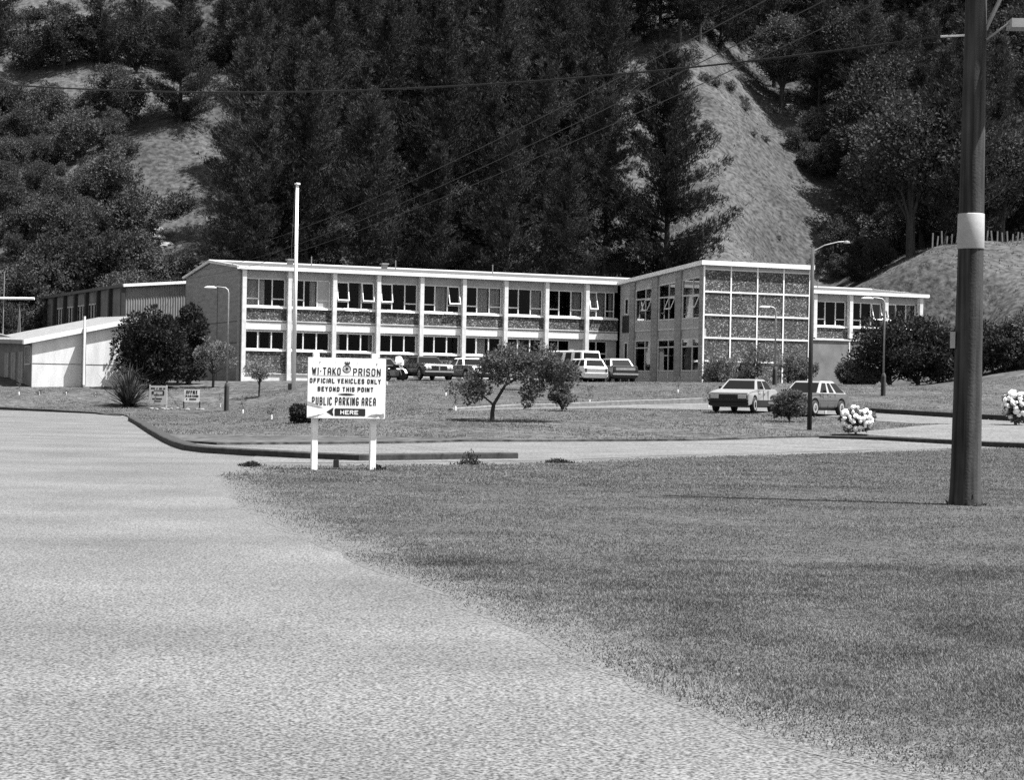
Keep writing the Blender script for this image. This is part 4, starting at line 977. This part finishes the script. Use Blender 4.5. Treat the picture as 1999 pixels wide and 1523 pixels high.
# particular trees
q = G(352, 236); place(LONE, q.x, q.y, (265 * q.y / FPX) / 21, 'tall dark pine standing alone on the bench of the small clearing', 'pine tree', 'pine_tree', None, 1.12)
X, Y_ = .0775 * 172, 172; place(LONE, X, Y_, 1.05, 'lone pine with tiered open branches in front of the grassy clearing', 'pine tree', 'pine_tree', None, .98)
X, Y_ = -.128 * 166, 166; place(PINES[0], X, Y_, .98, 'broad dark pine at the edge of the stand beside the small clearing', 'pine tree', 'pine_tree', None, 1.15)
# small bushes dotted over the clearings
for px, py, s_ in ((1380, 248, .5), (1470, 262, .3), (1492, 275, .42), (1540, 345, .25), (1600, 452, .3), (1520, 465, .25), (1395, 165, .6), (1425, 175, .6), (1375, 155, .5), (1340, 150, .5), (1450, 200, .5), (1455, 215, .6), (345, 410, 1.0), (330, 420, .8), (365, 405, .7), (290, 445, .6), (1230, 170, .9), (1260, 175, .8), (1285, 180, .8), (1205, 165, .7), (1215, 125, .6), (1250, 122, .5), (1280, 125, .5), (1310, 110, .8), (1350, 118, .9)):
    q = G(px, py); place(random.choice(MOUND), q.x, q.y, s_, 'small dark shrub on the open grass of the hillside', 'shrub', 'shrub', 'shrubs on the open hillside grass')
# gully bushes between clearing and knoll
for px, py, s_ in ((1555, 290, .55), (1585, 325, .6), (1600, 350, .55), (1570, 330, .45), (1640, 520, .7), (1670, 500, .75), (1705, 495, .8), (1735, 480, .7), (1760, 470, .7), (1690, 530, .6), (1720, 525, .6), (1655, 470, .6), (1640, 545, .4), (1675, 555, .4), (1750, 500, .5), (1840, 455, .9), (1965, 440, .9), (1990, 430, 1.0)):
    q = G(px, py); place(BROAD[2] if random.random() < .6 else BROAD[0], q.x, q.y, s_, 'leafy bush in the gully between the clearing and the grassy knoll', 'bush', 'leafy_bush', 'bushes in the gully')
# pale slip face
for px, py, s_ in [(284 + 46 * random.random() ** .8, 446 + 18 * random.random() + 22 * (i % 3 == 0), random.uniform(.35, .75)) for i in range(18)]:
    q = G(px, py); o = rock('slip_rock', (q.x, q.y, q.z - .15), s_ * .8, 'slip'); tag(o, 'pale bare rock in the slip below the small clearing', 'rock', 'pale rocks of the slip')
# tussocks on the open slopes
def tuss(n, x0, x1, y0, y1):
    X = rng.uniform(x0, x1, n); Y = rng.uniform(y0, y1, n); keep = z0(X, Y) > 2.8; X, Y = X[keep], Y[keep]
    X = np.repeat(X, 5) + rng.normal(0, .12, len(X) * 5); Y = np.repeat(Y, 5) + rng.normal(0, .12, len(Y) * 5)
    P = np.stack([X, Y, z0(X, Y) - .03], -1); D = rng.normal(size=P.shape) * .55 + np.array([0, 0, 1])
    return leaves(P, D, rng.uniform(.08, .24, len(P)), .35)
V1, F1 = tuss(6000, 9, 60, 128, 232); V2, F2 = tuss(4000, -62, -18, 168, 270)
g = link('tussock_grass', fast_mesh('tussock_grass', np.concatenate([V1, V2]), np.concatenate([F1, F2 + len(V1)]), 'tussock')); g['kind'] = 'stuff'; tag(g, 'rough tussock grass over the open hillside clearings and knoll', 'grass')
# picket fence on the knoll
fk = thing('paling_fence', 'rough paling fence along the top of the grassy knoll', 'fence', (0, 0, 0))
pm = MB().box((-.06, -.03, -.3), (.06, .03, 1.15)).mesh('pale'); pm.materials.append(MT['wood_pale'])
for i in range(34):
    X = 35.5 + i * .42; Yf = 166.5 + math.sin(i * .3) * .3
    o = link('pale', pm, fk, (X, Yf, float(z0(X, Yf)))); o.scale = (1, 1, random.uniform(.6, 1.1)); o.rotation_euler = (0, random.uniform(-.1, .1), 0)
# ---- shrubs near the buildings
def shrub(name, px, py, wpx, hpx, label, material, leaf, seed, trunk_h=.05, ncl=40, per=70, cat='shrub', flat=.8, Y=None, group=None):
    if Y is None: q = G(px, py)
    else:
        q = at(px, py, Y); q.z = zs(q.x, q.y)
    m_ = q.y / FPX; return plant(name, make_broad(hpx * m_, wpx * m_ / 2 * 1.04, seed, leaf, material, int(ncl * 1.4), int(per * 1.5), trunk_h, flat), q, 0, 1, label, cat, group)
shrub('large_shrub', 300, 742, 135, 165, 'large dark rounded shrub growing against the low store building', 'leaf_dark', .2, 51, .0, 110, 100, Y=119)
shrub('large_shrub', 368, 742, 80, 170, 'tall dark shrub filling the corner by the gable end wall', 'leaf_dark', .2, 52, .03, 60, 80, Y=123)
shrub('young_tree', 415, 757, 84, 100, 'pale young leafy tree in front of the gable end', 'leaf_pale', .14, 53, .32, 26, 55, 'tree')
shrub('small_tree', 345, 752, 36, 70, 'pale small tree with two leaf tufts beside the flax', 'leaf_pale', .13, 54, .12, 12, 50, 'tree')
shrub('sapling_tree', 505, 776, 62, 74, 'feathery pale sapling between the lamp and the flagpole', 'leaf_pale', .12, 55, .42, 20, 40, 'tree')
shrub('dark_bush', 592, 826, 66, 32, 'low dark clipped bush half behind the prison sign', 'leaf_dark', .09, 56, .0, 40, 70, 'bush')
shrub('vase_bush', 1096, 803, 48, 55, 'fan shaped bush with many stems on the lawn', 'leaf', .10, 57, .10, 30, 50, 'bush')
shrub('round_bush', 1540, 824, 66, 66, 'round leafy bush in front of the two parked cars', 'leaf', .10, 58, .06, 36, 60, 'bush')
hs = []
for (px, py, w_, h_, mt_, sd) in ((1400, 752, 66, 52, 'leaf', 61), (1438, 752, 60, 50, 'leaf_pale', 62), (1470, 752, 58, 68, 'leaf', 63), (1538, 755, 62, 70, 'leaf_pale', 64), (1568, 756, 50, 48, 'leaf', 65), (1405, 758, 84, 22, 'leaf_pale', 66)):
    shrub('garden_shrub', px, py, w_, h_, {61: 'rounded shrub near the corner of the gridded wall', 62: 'low shrub second from the corner of the gridded wall', 63: 'tall leafy shrub in the middle of the bed under the gridded wall', 64: 'tall pale shrub beside the slim lamp under the gridded wall', 65: 'leafy shrub behind the parked hatchback under the gridded wall', 66: 'clipped low hedge at the foot of the gridded wall'}[sd], mt_, .12, sd, .02, 26, 60, Y=121)
for (px, py, w_, h_, mt_, sd, lb) in ((1735, 757, 150, 140, 'leaf_dark', 71, 'tall dark shrub hiding the lower right end of the block'), (1790, 757, 150, 135, 'leaf_dark', 72, 'dark shrub behind the grey lamp on the right lawn'), (1830, 757, 100, 125, 'bush_pale', 73, 'pale loose shrub next to the dark hedge'), (1660, 756, 50, 45, 'leaf', 74, 'low shrub at the left foot of the dark hedge'), (1695, 757, 40, 35, 'leaf', 75, 'small light shrub before the dark hedge'),
                              (1900, 750, 120, 110, 'leaf_dark', 76, 'dark shrub in the border behind the timber pole'), (1960, 742, 110, 90, 'bush_pale', 77, 'pale grassy shrub in the border on the bank'), (2010, 740, 120, 110, 'leaf', 78, 'leafy shrub at the end of the border on the bank'), (1850, 680, 90, 80, 'bush', 79, 'dark bush behind the border at the end of the block')):
    shrub('border_shrub', px, py, w_, h_, lb, mt_, .22, sd, .02, 60, 70, Y=128 if sd != 79 else 136)
# white flowering shrubs
def flowering(px, py, w_, h_, seed, label):
    t = shrub('flowering_shrub', px, py, w_, h_, label, 'leaf', .09, seed, .05, 34, 60)
    q = t.location; m_ = q.y / FPX; R = w_ * m_ / 2; hh = h_ * m_; r = np.random.default_rng(seed)
    for i in range(64):
        p = r.normal(size=3); p /= np.linalg.norm(p); p[1] = -abs(p[1]) if r.random() < .75 else p[1]; p[2] = p[2] * .9 + .15
        c = Vector((p[0] * R * .98, p[1] * R * .98, hh * (.52 + .46 * p[2])))
        if i == 0:
            bm = bmesh.new(); bmesh.ops.create_icosphere(bm, subdivisions=2, radius=.085)
            for v in bm.verts: v.co *= random.uniform(.75, 1.15)
            fm = bpy.data.meshes.new('flower_head'); bm.to_mesh(fm); bm.free(); fm.materials.append(MT['flower'])
        o = link('flower_head', fm, t, c); o.scale = (1, 1, .75); o.rotation_euler = (r.uniform(0, 6), r.uniform(0, 6), 0)
        s_ = r.uniform(.7, 1.25); o.scale = (s_, s_, s_ * .8)
flowering(1670, 850, 62, 54, 81, 'round shrub covered in white flower heads on the driveway corner')
flowering(1982, 831, 52, 66, 82, 'white flowering shrub by the driveway beyond the timber pole')
# the spreading tree on the lawn
q = G(961, 822); m_ = q.y / FPX
tr = MB(); tips = []
def limb(a, b, r0, r1): tr.tube([tuple(a), tuple(Vector(a).lerp(Vector(b), .5) + Vector((random.gauss(0, .04), random.gauss(0, .04), .04))), tuple(b)], [r0, (r0 + r1) / 2, r1], 7)
def tp(px, py, y=0): return Vector(((px - 961) * m_, y, (822 - py) * m_))
b0, b1_, b2_ = tp(961, 826), tp(963, 790), tp(967, 768)
limb(b0, b1_, .085, .07); limb(b1_, tp(985, 752, -.1), .06, .05); limb(tp(985, 752, -.1), tp(1015, 735, .1), .045, .03); limb(b1_, tp(930, 765, .15), .04, .02); limb(b1_, tp(905, 752, -.2), .03, .012); limb(tp(985, 752, -.1), tp(1060, 715, .4), .03, .012); limb(tp(985, 752, -.1), tp(1000, 700, -.4), .03, .012); limb(tp(975, 760), tp(1045, 765, -.3), .022, .01); limb(tp(1015, 735, .1), tp(1110, 725, .1), .025, .01)
lt = thing('lawn_tree', 'small spreading leafy tree with crooked trunk on the lawn', 'tree', q)
tm = tr.mesh('trunk'); tm.materials.append(MT['bark']); link('trunk', tm, lt)
cl = []
for (px, py, n_) in ((910, 760, 7), (925, 740, 6), (900, 765, 4), (940, 720, 6), (960, 705, 8), (985, 690, 8), (1000, 710, 9), (1020, 690, 8), (1040, 705, 9), (1060, 720, 8), (1075, 700, 8), (1095, 715, 8), (1110, 725, 6), (1085, 738, 7), (1050, 745, 6), (1030, 730, 7), (980, 725, 7), (1040, 772, 4), (1025, 775, 2), (940, 765, 5), (925, 775, 3), (970, 735, 5), (1062, 690, 4), (1120, 735, 3)):
    for i in range(n_): cl.append(tp(px + random.gauss(0, 9), py + random.gauss(0, 7), random.uniform(-.95, .95)))
cl = np.array([tuple(c) for c in cl]); n = len(cl) * 80; ci = np.repeat(np.arange(len(cl)), 80)
off = unit(rng.normal(size=(n, 3))) * rng.uniform(.2, 1, (n, 1)) ** .5 * .2
V, F = leaves(cl[ci] + off, unit(off) + np.array([0, 0, .2]) + rng.normal(size=(n, 3)) * .5, rng.uniform(.07, .15, n), .5); crown_obj('crown', V, F, 'leaf', lt)
# flax
q = G(250, 793); m_ = q.y / FPX; fx = thing('flax_plant', 'big spiky flax clump beside the small notice signs', 'plant', q); vs = []; fs = []
flm = []
for i in range(230):
    az = random.uniform(0, 6.283); el = math.radians(min(88, abs(random.gauss(56, 24)))); L_ = random.uniform(1.5, 2.75); w0 = random.uniform(.07, .12); sidev = Vector((-math.sin(az), math.cos(az), 0))
    base = Vector((math.cos(az) * random.uniform(0, .25), math.sin(az) * random.uniform(0, .25), 0)); pts = []
    for k in range(6):
        s = k / 5; e = el - s * s * random.uniform(.1, .4); base2 = base + Vector((math.cos(az) * math.cos(e), math.sin(az) * math.cos(e), math.sin(e))) * (L_ * s)
        w_ = w0 * (1 - s ** 2 * .95); pts.append((base2 - sidev * w_ / 2, base2 + sidev * w_ / 2))
    o_ = len(vs)
    for a, b in pts: vs += [tuple(a), tuple(b)]
    fs += [(o_ + 2 * k, o_ + 2 * k + 1, o_ + 2 * k + 3, o_ + 2 * k + 2) for k in range(5)]
lf = MB().add(vs, fs).mesh('leaves', fix=False); lf.materials.append(MT['flax']); o = link('leaves', lf, fx); o['kind'] = 'stuff'
# saplings with white guards
def sapling(px, py, h_px, label, white=True):
    q = G(px, py); m_ = q.y / FPX; t = thing('sapling', label, 'sapling', q, 0, 'staked saplings on the lawn'); hh = h_px * m_
    MB().tube([(0, 0, -.1), (random.gauss(0, .03), 0, hh * .5), (random.gauss(0, .06), 0, hh)], [.02, .016, .008], 5).build('stem', 'wood_pale', t)
    if white: MB().lathe([(.035, .02), (.04, .12), (.03, .2)], (.0, -.01, 0), 8).build('trunk_guard', 'white', t)
    n = 60; P = np.stack([rng.normal(0, .09, n), rng.normal(0, .09, n), rng.uniform(hh * .35, hh, n)], -1)
    V, F = leaves(P, rng.normal(size=(n, 3)) + np.array([0, 0, .4]), rng.uniform(.06, .12, n), .5); crown_obj('crown', V, F, 'leaf', t)
for px, py, h_ in ((37, 772, 32), (77, 772, 8), (129, 772, 8), (186, 775, 8), (430, 795, 26), (474, 808, 34), (530, 820, 30), (755, 752, 30), (870, 774, 24), (889, 803, 34), (1151, 789, 38), (1323, 768, 32), (1383, 797, 42), (1611, 809, 42), (1215, 738, 6)):
    sapling(px, py, h_, 'thin staked sapling with a white guard on the grass')
# weeds at the near kerb
def weeds(px, py, w_, h_, label, seed):
    q = G(px, py, True); m_ = q.y / FPX; r = np.random.default_rng(seed); n = 500
    P = np.stack([r.normal(0, w_ * m_ / 4, n), r.normal(0, .12, n), np.abs(r.normal(0, h_ * m_ / 2.4, n)) * .8], -1); P[:, 2] *= np.exp(-(P[:, 0] / (w_ * m_ / 3)) ** 2)
    V, F = leaves(P, r.normal(size=(n, 3)) * .6 + np.array([0, 0, .9]), r.uniform(.03, .08, n), .35)
    o = link('weed_clump', fast_mesh('weed_clump', V, F, 'leaf_dark')); o.location = (q.x, q.y, .01); tag(o, label, 'weeds'); o['kind'] = 'stuff'
weeds(918, 910, 60, 34, 'ragged weeds growing at the end of the dark kerb', 1); weeds(490, 912, 36, 10, 'low weeds at the tip of the near lawn', 2); weeds(1888, 990, 64, 22, 'grass tufts round the foot of the timber pole', 3); weeds(735, 920, 30, 12, 'grass tuft at the right post of the prison sign', 4); weeds(1090, 906, 60, 10, 'low ragged grass along the driveway edge', 5)

# ------------------------------------------------------------------ vehicles
def wheel_mesh(r, wd, n=20):
    t = MB().lathe([(r * .6, -wd / 2), (r * .93, -wd / 2), (r, -wd / 4), (r, wd / 4), (r * .93, wd / 2), (r * .6, wd / 2)], (0, 0, 0), n, 'y').mesh('wheel', True); t.materials.append(MT['rubber'])
    rim = MB(); rim.lathe([(r * .66, -wd * .505), (r * .6, -wd * .40), (r * .3, -wd * .4), (r * .12, -wd * .5), (.005, -wd * .5)], (0, 0, 0), n, 'y')
    rm = rim.mesh('rim', False); rm.materials.append(MT['rim']); return t, rm
def car(label, cat, L, Wd, top, wheels, wr, cabin, paint_m, loc, rz, front='black', rear=None, chrome=True, lower=None, roof_m=None, glass='car_glass', name='parked_car', split_front=True, side_split=(.52,), group=None, lights_r=False):
    t = thing(name, label, cat, loc, rz); hw = Wd / 2; zb = .24
    # body outline: top line rear->front, then underside front->rear with wheel arches
    poly = [(x - L / 2, z) for x, z in top]; und = []
    for xw in sorted(wheels, reverse=True):
        ra = wr + .06
        for k in range(0, 11):
            a = math.pi * k / 10; x = xw + ra * math.cos(a); z = wr + ra * math.sin(a)
            if z >= zb: und.append((x - L / 2, z))
    poly = poly + [(L / 2 - .06, zb)] + und + [(-L / 2 + .06, zb)]
    body = MB(); body.prism(poly, 'y', -hw, hw); bo = body.build('body', paint_m, t, bevel=.05)
    for v in bo.data.vertices:
        z = v.co.z; v.co.y *= 1 - .07 * max(0, (z - .62) / .35) ** 1.5 - .05 * max(0, (.5 - z) / .3)
        if v.co.x > L / 2 - .3: v.co.y *= 1 - .12 * (v.co.x - L / 2 + .3)
    xa_, xb_ = sorted(wheels)
    for sd in (1, -1):
        for q in (.12, .52, .95):
            x = xa_ + wr + .1 + (xb_ - xa_ - 2 * wr - .2) * q - L / 2; MB().box((x - .004, sd * (hw - .03), .3), (x + .004, sd * (hw - .004), top[4][1] - .06)).build('door_seam', 'black', t)
        if chrome: MB().box((xa_ - L / 2 + wr + .1, sd * hw - .02, .60), (xb_ - L / 2 - wr - .1, sd * hw + .008, .625)).build('side_moulding', 'chrome' if chrome else 'black', t)
        for q in (.4, .85):
            x = xa_ + wr + .1 + (xb_ - xa_ - 2 * wr - .2) * q - L / 2; MB().box((x - .07, sd * (hw - .03), .76), (x + .07, sd * (hw + .004), .78)).build('door_handle', 'chrome' if chrome else 'metal', t)
    MB().box((-L / 2 + .25, -hw + .14, .2), (L / 2 - .25, hw - .14, .62)).build('underbody', 'black', t)
    xr0, xf0, zb0, xr1, xf1, zr, wt = cabin          # base rear/front x, belt z, roof rear/front x, roof z, roof half width
    xr0 -= L / 2; xf0 -= L / 2; xr1 -= L / 2; xf1 -= L / 2; wb = hw - .06
    base = [(xr0, -wb), (xf0, -wb), (xf0, wb), (xr0, wb)]; rf = [(xr1, -wt), (xf1, -wt), (xf1, wt), (xr1, wt)]
    cb = MB(); cb.add([(x, y, zb0 - .03) for x, y in base] + [(x, y, zr - .04) for x, y in rf] + [(x * .97 + (xr1 + xf1) / 2 * .03, y * .9, zr) for x, y in rf], [(0, 1, 2, 3), (0, 1, 5, 4), (1, 2, 6, 5), (2, 3, 7, 6), (3, 0, 4, 7), (4, 5, 9, 8), (5, 6, 10, 9), (6, 7, 11, 10), (7, 4, 8, 11), (8, 9, 10, 11)])
    cab = cb.build('cabin', roof_m or paint_m, t, bevel=.02)
    def quad(P, u0, u1, v0, v1, nm, off=.012, mt_=glass):
        P = [Vector(p) for p in P]; n = (P[1] - P[0]).cross(P[3] - P[0]).normalized(); c = sum(P, Vector()) / 4
        if n.dot(c - Vector(((xr0 + xf0) / 2, 0, zb0))) < 0: n = -n
        f = lambda u, v: (P[0].lerp(P[1], u)).lerp(P[3].lerp(P[2], u), v) + n * off
        MB().add([f(u0, v0), f(u1, v0), f(u1, v1), f(u0, v1)], [(0, 1, 2, 3)]).build(nm, mt_, cab)
    z1 = zr - .04; B_ = [(x, y, zb0 - .03) for x, y in base]; R_ = [(x, y, z1) for x, y in rf]
    quad([B_[1], B_[2], R_[2], R_[1]], .06, .94, .1, .92, 'windscreen'); quad([B_[3], B_[0], R_[0], R_[3]], .07, .93, .12, .9, 'rear_window')
    for a, b in ((0, 1), (3, 2)):
        cuts = [.0] + list(side_split) + [1.0]
        for c0, c1 in zip(cuts[:-1], cuts[1:]): quad([B_[a], B_[b], R_[b], R_[a]], c0 + .045, c1 - .045, .12, .9, 'side_window')
    tw, rm = wheel_mesh(wr, .17); hubm = MB().lathe([(wr * .4, -.088), (wr * .36, -.093), (wr * .12, -.094), (wr * .1, -.105), (.004, -.105)], (0, 0, 0), 14, 'y').mesh('hub_cap'); hubm.materials.append(MT['black'] if not chrome else MT['chrome'])
    for xw in wheels:
        for sd in (1, -1):
            w_ = link('wheel', tw, t, (xw - L / 2, sd * (hw - .065), wr)); w_.rotation_euler = (0, 0, 0 if sd < 0 else math.pi); link('rim', rm, w_); link('hub_cap', hubm, w_)
    bm_ = 'chrome' if chrome else 'black'; zbm = .42
    MB().box((L / 2 - .05, -hw + .02, zbm), (L / 2 + .08, hw - .02, zbm + .1)).build('bumper', bm_, t, bevel=.02); MB().box((-L / 2 - .08, -hw + .02, zbm), (-L / 2 + .05, hw - .02, zbm + .1)).build('bumper', bm_, t, bevel=.02)
    xf = L / 2 + .012; zh = top[-1][1]
    if front == 'black':      # full width dark grille with rectangular lamps
        MB().box((xf - .08, -hw + .1, zh - .20), (xf + .01, hw - .1, zh - .02)).build('grille', 'black', t)
        for sd in (1, -1): MB().box((xf - .06, sd * (hw - .28) - .17, zh - .19), (xf + .025, sd * (hw - .28) + .17, zh - .03)).build('headlight', 'lens', t, bevel=.01)
    elif front == 'twin':
        MB().box((xf - .08, -hw + .08, zh - .2), (xf + .01, hw - .08, zh - .02)).build('grille', 'black', t)
        for sd in (1, -1):
            for o_ in (.16, .36): MB().lathe([(.075, 0), (.07, .03), (.01, .04)], (0, 0, 0), 12).build('headlight', 'lens', t, loc=(xf + .005, sd * (hw - o_), zh - .11)).rotation_euler = (0, math.pi / 2, 0)
        MB().box((xf - .02, -hw + .06, zh - .22), (xf + .02, hw - .06, zh - .2)).build('trim', 'chrome', t)
    elif front == 'chrome':
        MB().box((xf - .06, -.46, zh - .24), (xf + .02, .46, zh - .03)).build('grille', 'black', t)
        MB().box((xf + .02, -.035, zh - .25), (xf + .04, .035, zh - .0)).build('grille_bar', 'chrome', t); MB().box((xf - .03, -.5, zh - .03), (xf + .035, .5, zh + .0)).build('grille_trim', 'chrome', t)
        for sd in (1, -1):
            for o_ in (.15, .34): MB().lathe([(.085, 0), (.08, .03), (.01, .045)], (0, 0, 0), 12).build('headlight', 'lens', t, loc=(xf + .005, sd * (hw - o_), zh - .13)).rotation_euler = (0, math.pi / 2, 0)
    if rear:
        xr = -L / 2 - .012; zt = top[0][1] + rear
        MB().box((xr - .005, -hw + .2, zt - .22), (xr + .05, hw - .2, zt - .05)).build('rear_panel', 'metal' if chrome else 'dark_paint', t)
        for sd in (1, -1): MB().box((xr - .015, sd * (hw - .13) - .07, zt - .24), (xr + .05, sd * (hw - .13) + .07, zt - .02)).build('tail_light', 'dark_paint', t, bevel=.01)
    if lower is not None:
        for sd in (1, -1):
            xa, xb = sorted(wheels); MB().box((xa + wr + .08 - L / 2, sd * hw - .012, zb + .01), (xb - wr - .08 - L / 2, sd * hw + .012, zb + .26)).build('sill_panel', lower, t)
        MB().box((L / 2 - .1, -hw + .03, zb + .02), (L / 2 + .03, hw - .03, zbm - .005)).build('air_dam', lower, t, bevel=.02)
    for sd in (1, -1): MB().box((xf0 - .42, sd * (hw + .02) - .05, zb0 + .02), (xf0 - .36, sd * (hw + .02) + .07, zb0 + .12)).build('mirror', 'black', t)
    return t
P_silver = paint('silver_paint', .24); P_mid = paint('mid_grey_paint', .085); P_dark = paint('dark_car_paint', .025); P_lit_top = paint('sunlit_roof_paint', .3); P_white = paint('white_car_paint', .75); P_grey = paint('grey_car_paint', .06)
def cl_(px, Y):
    p = at(px, 760, Y); return (p.x, p.y, zs(p.x, p.y) + .01)
RAD = math.radians
saloon = [(0, .55), (.0, .88), (.06, .95), (.95, .97), (1.1, .95), (2.85, .94), (3.2, .93), (4.05, .84), (4.3, .80), (4.34, .74)]
def zpark(px, Y):
    p = at(px, 760, Y); return (p.x, p.y, float(z0(p.x, p.y)) + float(lawn_off(p.y)) + .022)
car('pale silver saloon car with black grille parked nose out beside a darker hatchback', 'car', 4.36, 1.70, saloon, (.85, 3.45), .31, (.62, 3.02, .93, 1.15, 2.42, 1.36, .60), P_silver, zpark(1452, 80.5), RAD(-113), 'black', None, False, 'black', side_split=(.5,))
hatch = [(0, .55), (-.02, .80), (.08, .88), (.5, .92), (1.4, .90), (2.6, .90), (2.9, .89), (3.75, .80), (3.95, .76), (3.99, .68)]
car('mid grey fastback car with twin round headlamps parked beside the silver saloon', 'car', 4.0, 1.62, hatch, (.75, 3.2), .30, (.12, 2.8, .88, 1.0, 2.2, 1.37, .57), P_mid, zpark(1581, 78), RAD(-124), 'twin', None, True, None, roof_m=P_lit_top, side_split=(.40, .66))  # paler cabin colour stands in for sunlight on the top of the car
big = [(0, .55), (.0, .90), (.08, .97), (1.1, 1.0), (1.3, .97), (3.1, .96), (3.4, .97), (4.45, .90), (4.75, .86), (4.8, .80)]
car('dark luxury saloon with chrome grille and bumper parked facing the lawn', 'car', 4.82, 1.77, big, (.95, 3.85), .33, (.72, 3.2, .95, 1.2, 2.55, 1.37, .6), P_dark, cl_(832, 114.5), RAD(-70), 'chrome', None, True)
car('white roofed grey saloon parked beside the dark luxury saloon', 'car', 4.5, 1.75, saloon[:-3] + [(4.2, .86), (4.44, .82), (4.5, .74)], (.85, 3.55), .31, (.62, 3.05, .93, 1.1, 2.45, 1.36, .6), P_grey, cl_(918, 118), RAD(-66), 'chrome', None, True, roof_m=P_white)
car('grey saloon mostly hidden behind the prison sign', 'car', 4.3, 1.68, saloon, (.85, 3.45), .31, (.62, 3.02, .93, 1.15, 2.42, 1.36, .6), P_mid, cl_(742, 117), RAD(-70), 'black', None, True)
vanp = [(0, .5), (-.01, 1.0), (.05, 1.12), (1.0, 1.14), (3.2, 1.14), (3.9, 1.1), (4.2, .95), (4.25, .6)]
car('tall white van with a row of side windows behind the lawn tree', 'van', 4.3, 1.72, vanp, (.9, 3.3), .33, (.04, 3.95, 1.12, .16, 3.5, 1.95, .70), P_white, cl_(1112, 122), RAD(128), 'none', .45, True, name='parked_van', side_split=(.25, .5, .75))
wagp = [(0, .5), (-.01, .86), (.05, .92), (1.0, .94), (2.6, .93), (2.9, .92), (3.7, .84), (3.92, .8), (3.97, .7)]
car('pale small estate car parked with its tail to the lawn in front of the van', 'car', 4.0, 1.58, wagp, (.75, 3.15), .29, (.06, 2.75, .91, .35, 2.2, 1.38, .56), P_white, cl_(1136, 117), RAD(112), 'black', .33, True, side_split=(.35, .66), lights_r=True)
car('dark boxy saloon parked tail out beside the shaded wing', 'car', 4.2, 1.62, [(0, .5), (-.02, .90), (.06, .96), (.85, .98), (1.0, .96), (2.7, .95), (3.0, .94), (3.9, .86), (4.14, .82), (4.18, .74)], (.8, 3.3), .30, (.55, 2.9, .94, .98, 2.35, 1.40, .60), P_dark, cl_(1196, 117.5), RAD(108), 'black', .42, True, roof_m=P_silver)
# motorcycle
mp = cl_(771, 113.5); mc = thing('motorcycle', 'black motorcycle with white fairing and white front mudguard', 'motorcycle', mp, RAD(-50))
for x in (-.7, .72):
    w_ = MB().lathe([(.22, -.05), (.3, -.05), (.325, 0), (.3, .05), (.22, .05)], (0, 0, 0), 18, 'y').build('wheel', 'rubber', mc, loc=(x, 0, .325)); MB().lathe([(.23, -.03), (.2, .0), (.23, .03)], (0, 0, 0), 16, 'y').build('rim', 'chrome', w_)
MB().box((-.3, -.2, .28), (.28, .2, .62)).build('engine', 'metal', mc, bevel=.04); MB().box((-.1, -.15, .72), (.35, .15, .95)).build('fuel_tank', 'black', mc, bevel=.06); MB().box((-.75, -.16, .74), (-.1, .16, .86)).build('seat', 'black', mc, bevel=.05)
for sd in (-.09, .09): MB().tube([(.74, sd, .33), (.45, sd, 1.02)], .03).build('fork', 'chrome', mc)
MB().tube([(.3, -.4, 1.08), (.44, -.2, 1.1), (.44, .2, 1.1), (.3, .4, 1.08)], .018).build('handlebar', 'chrome', mc)
MB().add([(.42, -.3, .92), (.6, 0, .9), (.42, .3, .92), (.42, -.3, 1.1), (.64, 0, 1.08), (.42, .3, 1.1), (.3, -.2, 1.38), (.42, 0, 1.42), (.3, .2, 1.38)], [(0, 1, 4, 3), (1, 2, 5, 4), (3, 4, 7, 6), (4, 5, 8, 7)]).build('fairing', 'white', mc)
MB().add([(.72 + .37 * math.cos(a), y, .325 + .37 * math.sin(a)) for a in (.3, .7, 1.1, 1.5, 1.9, 2.3) for y in (-.08, .08)], [(2 * i, 2 * i + 1, 2 * i + 3, 2 * i + 2) for i in range(5)]).build('mudguard', 'white', mc)
for sd in (-1, 1): MB().box((-.85, sd * .3 - .1, .5), (-.4, sd * .3 + .1, .85)).build('pannier', 'black', mc, bevel=.04)
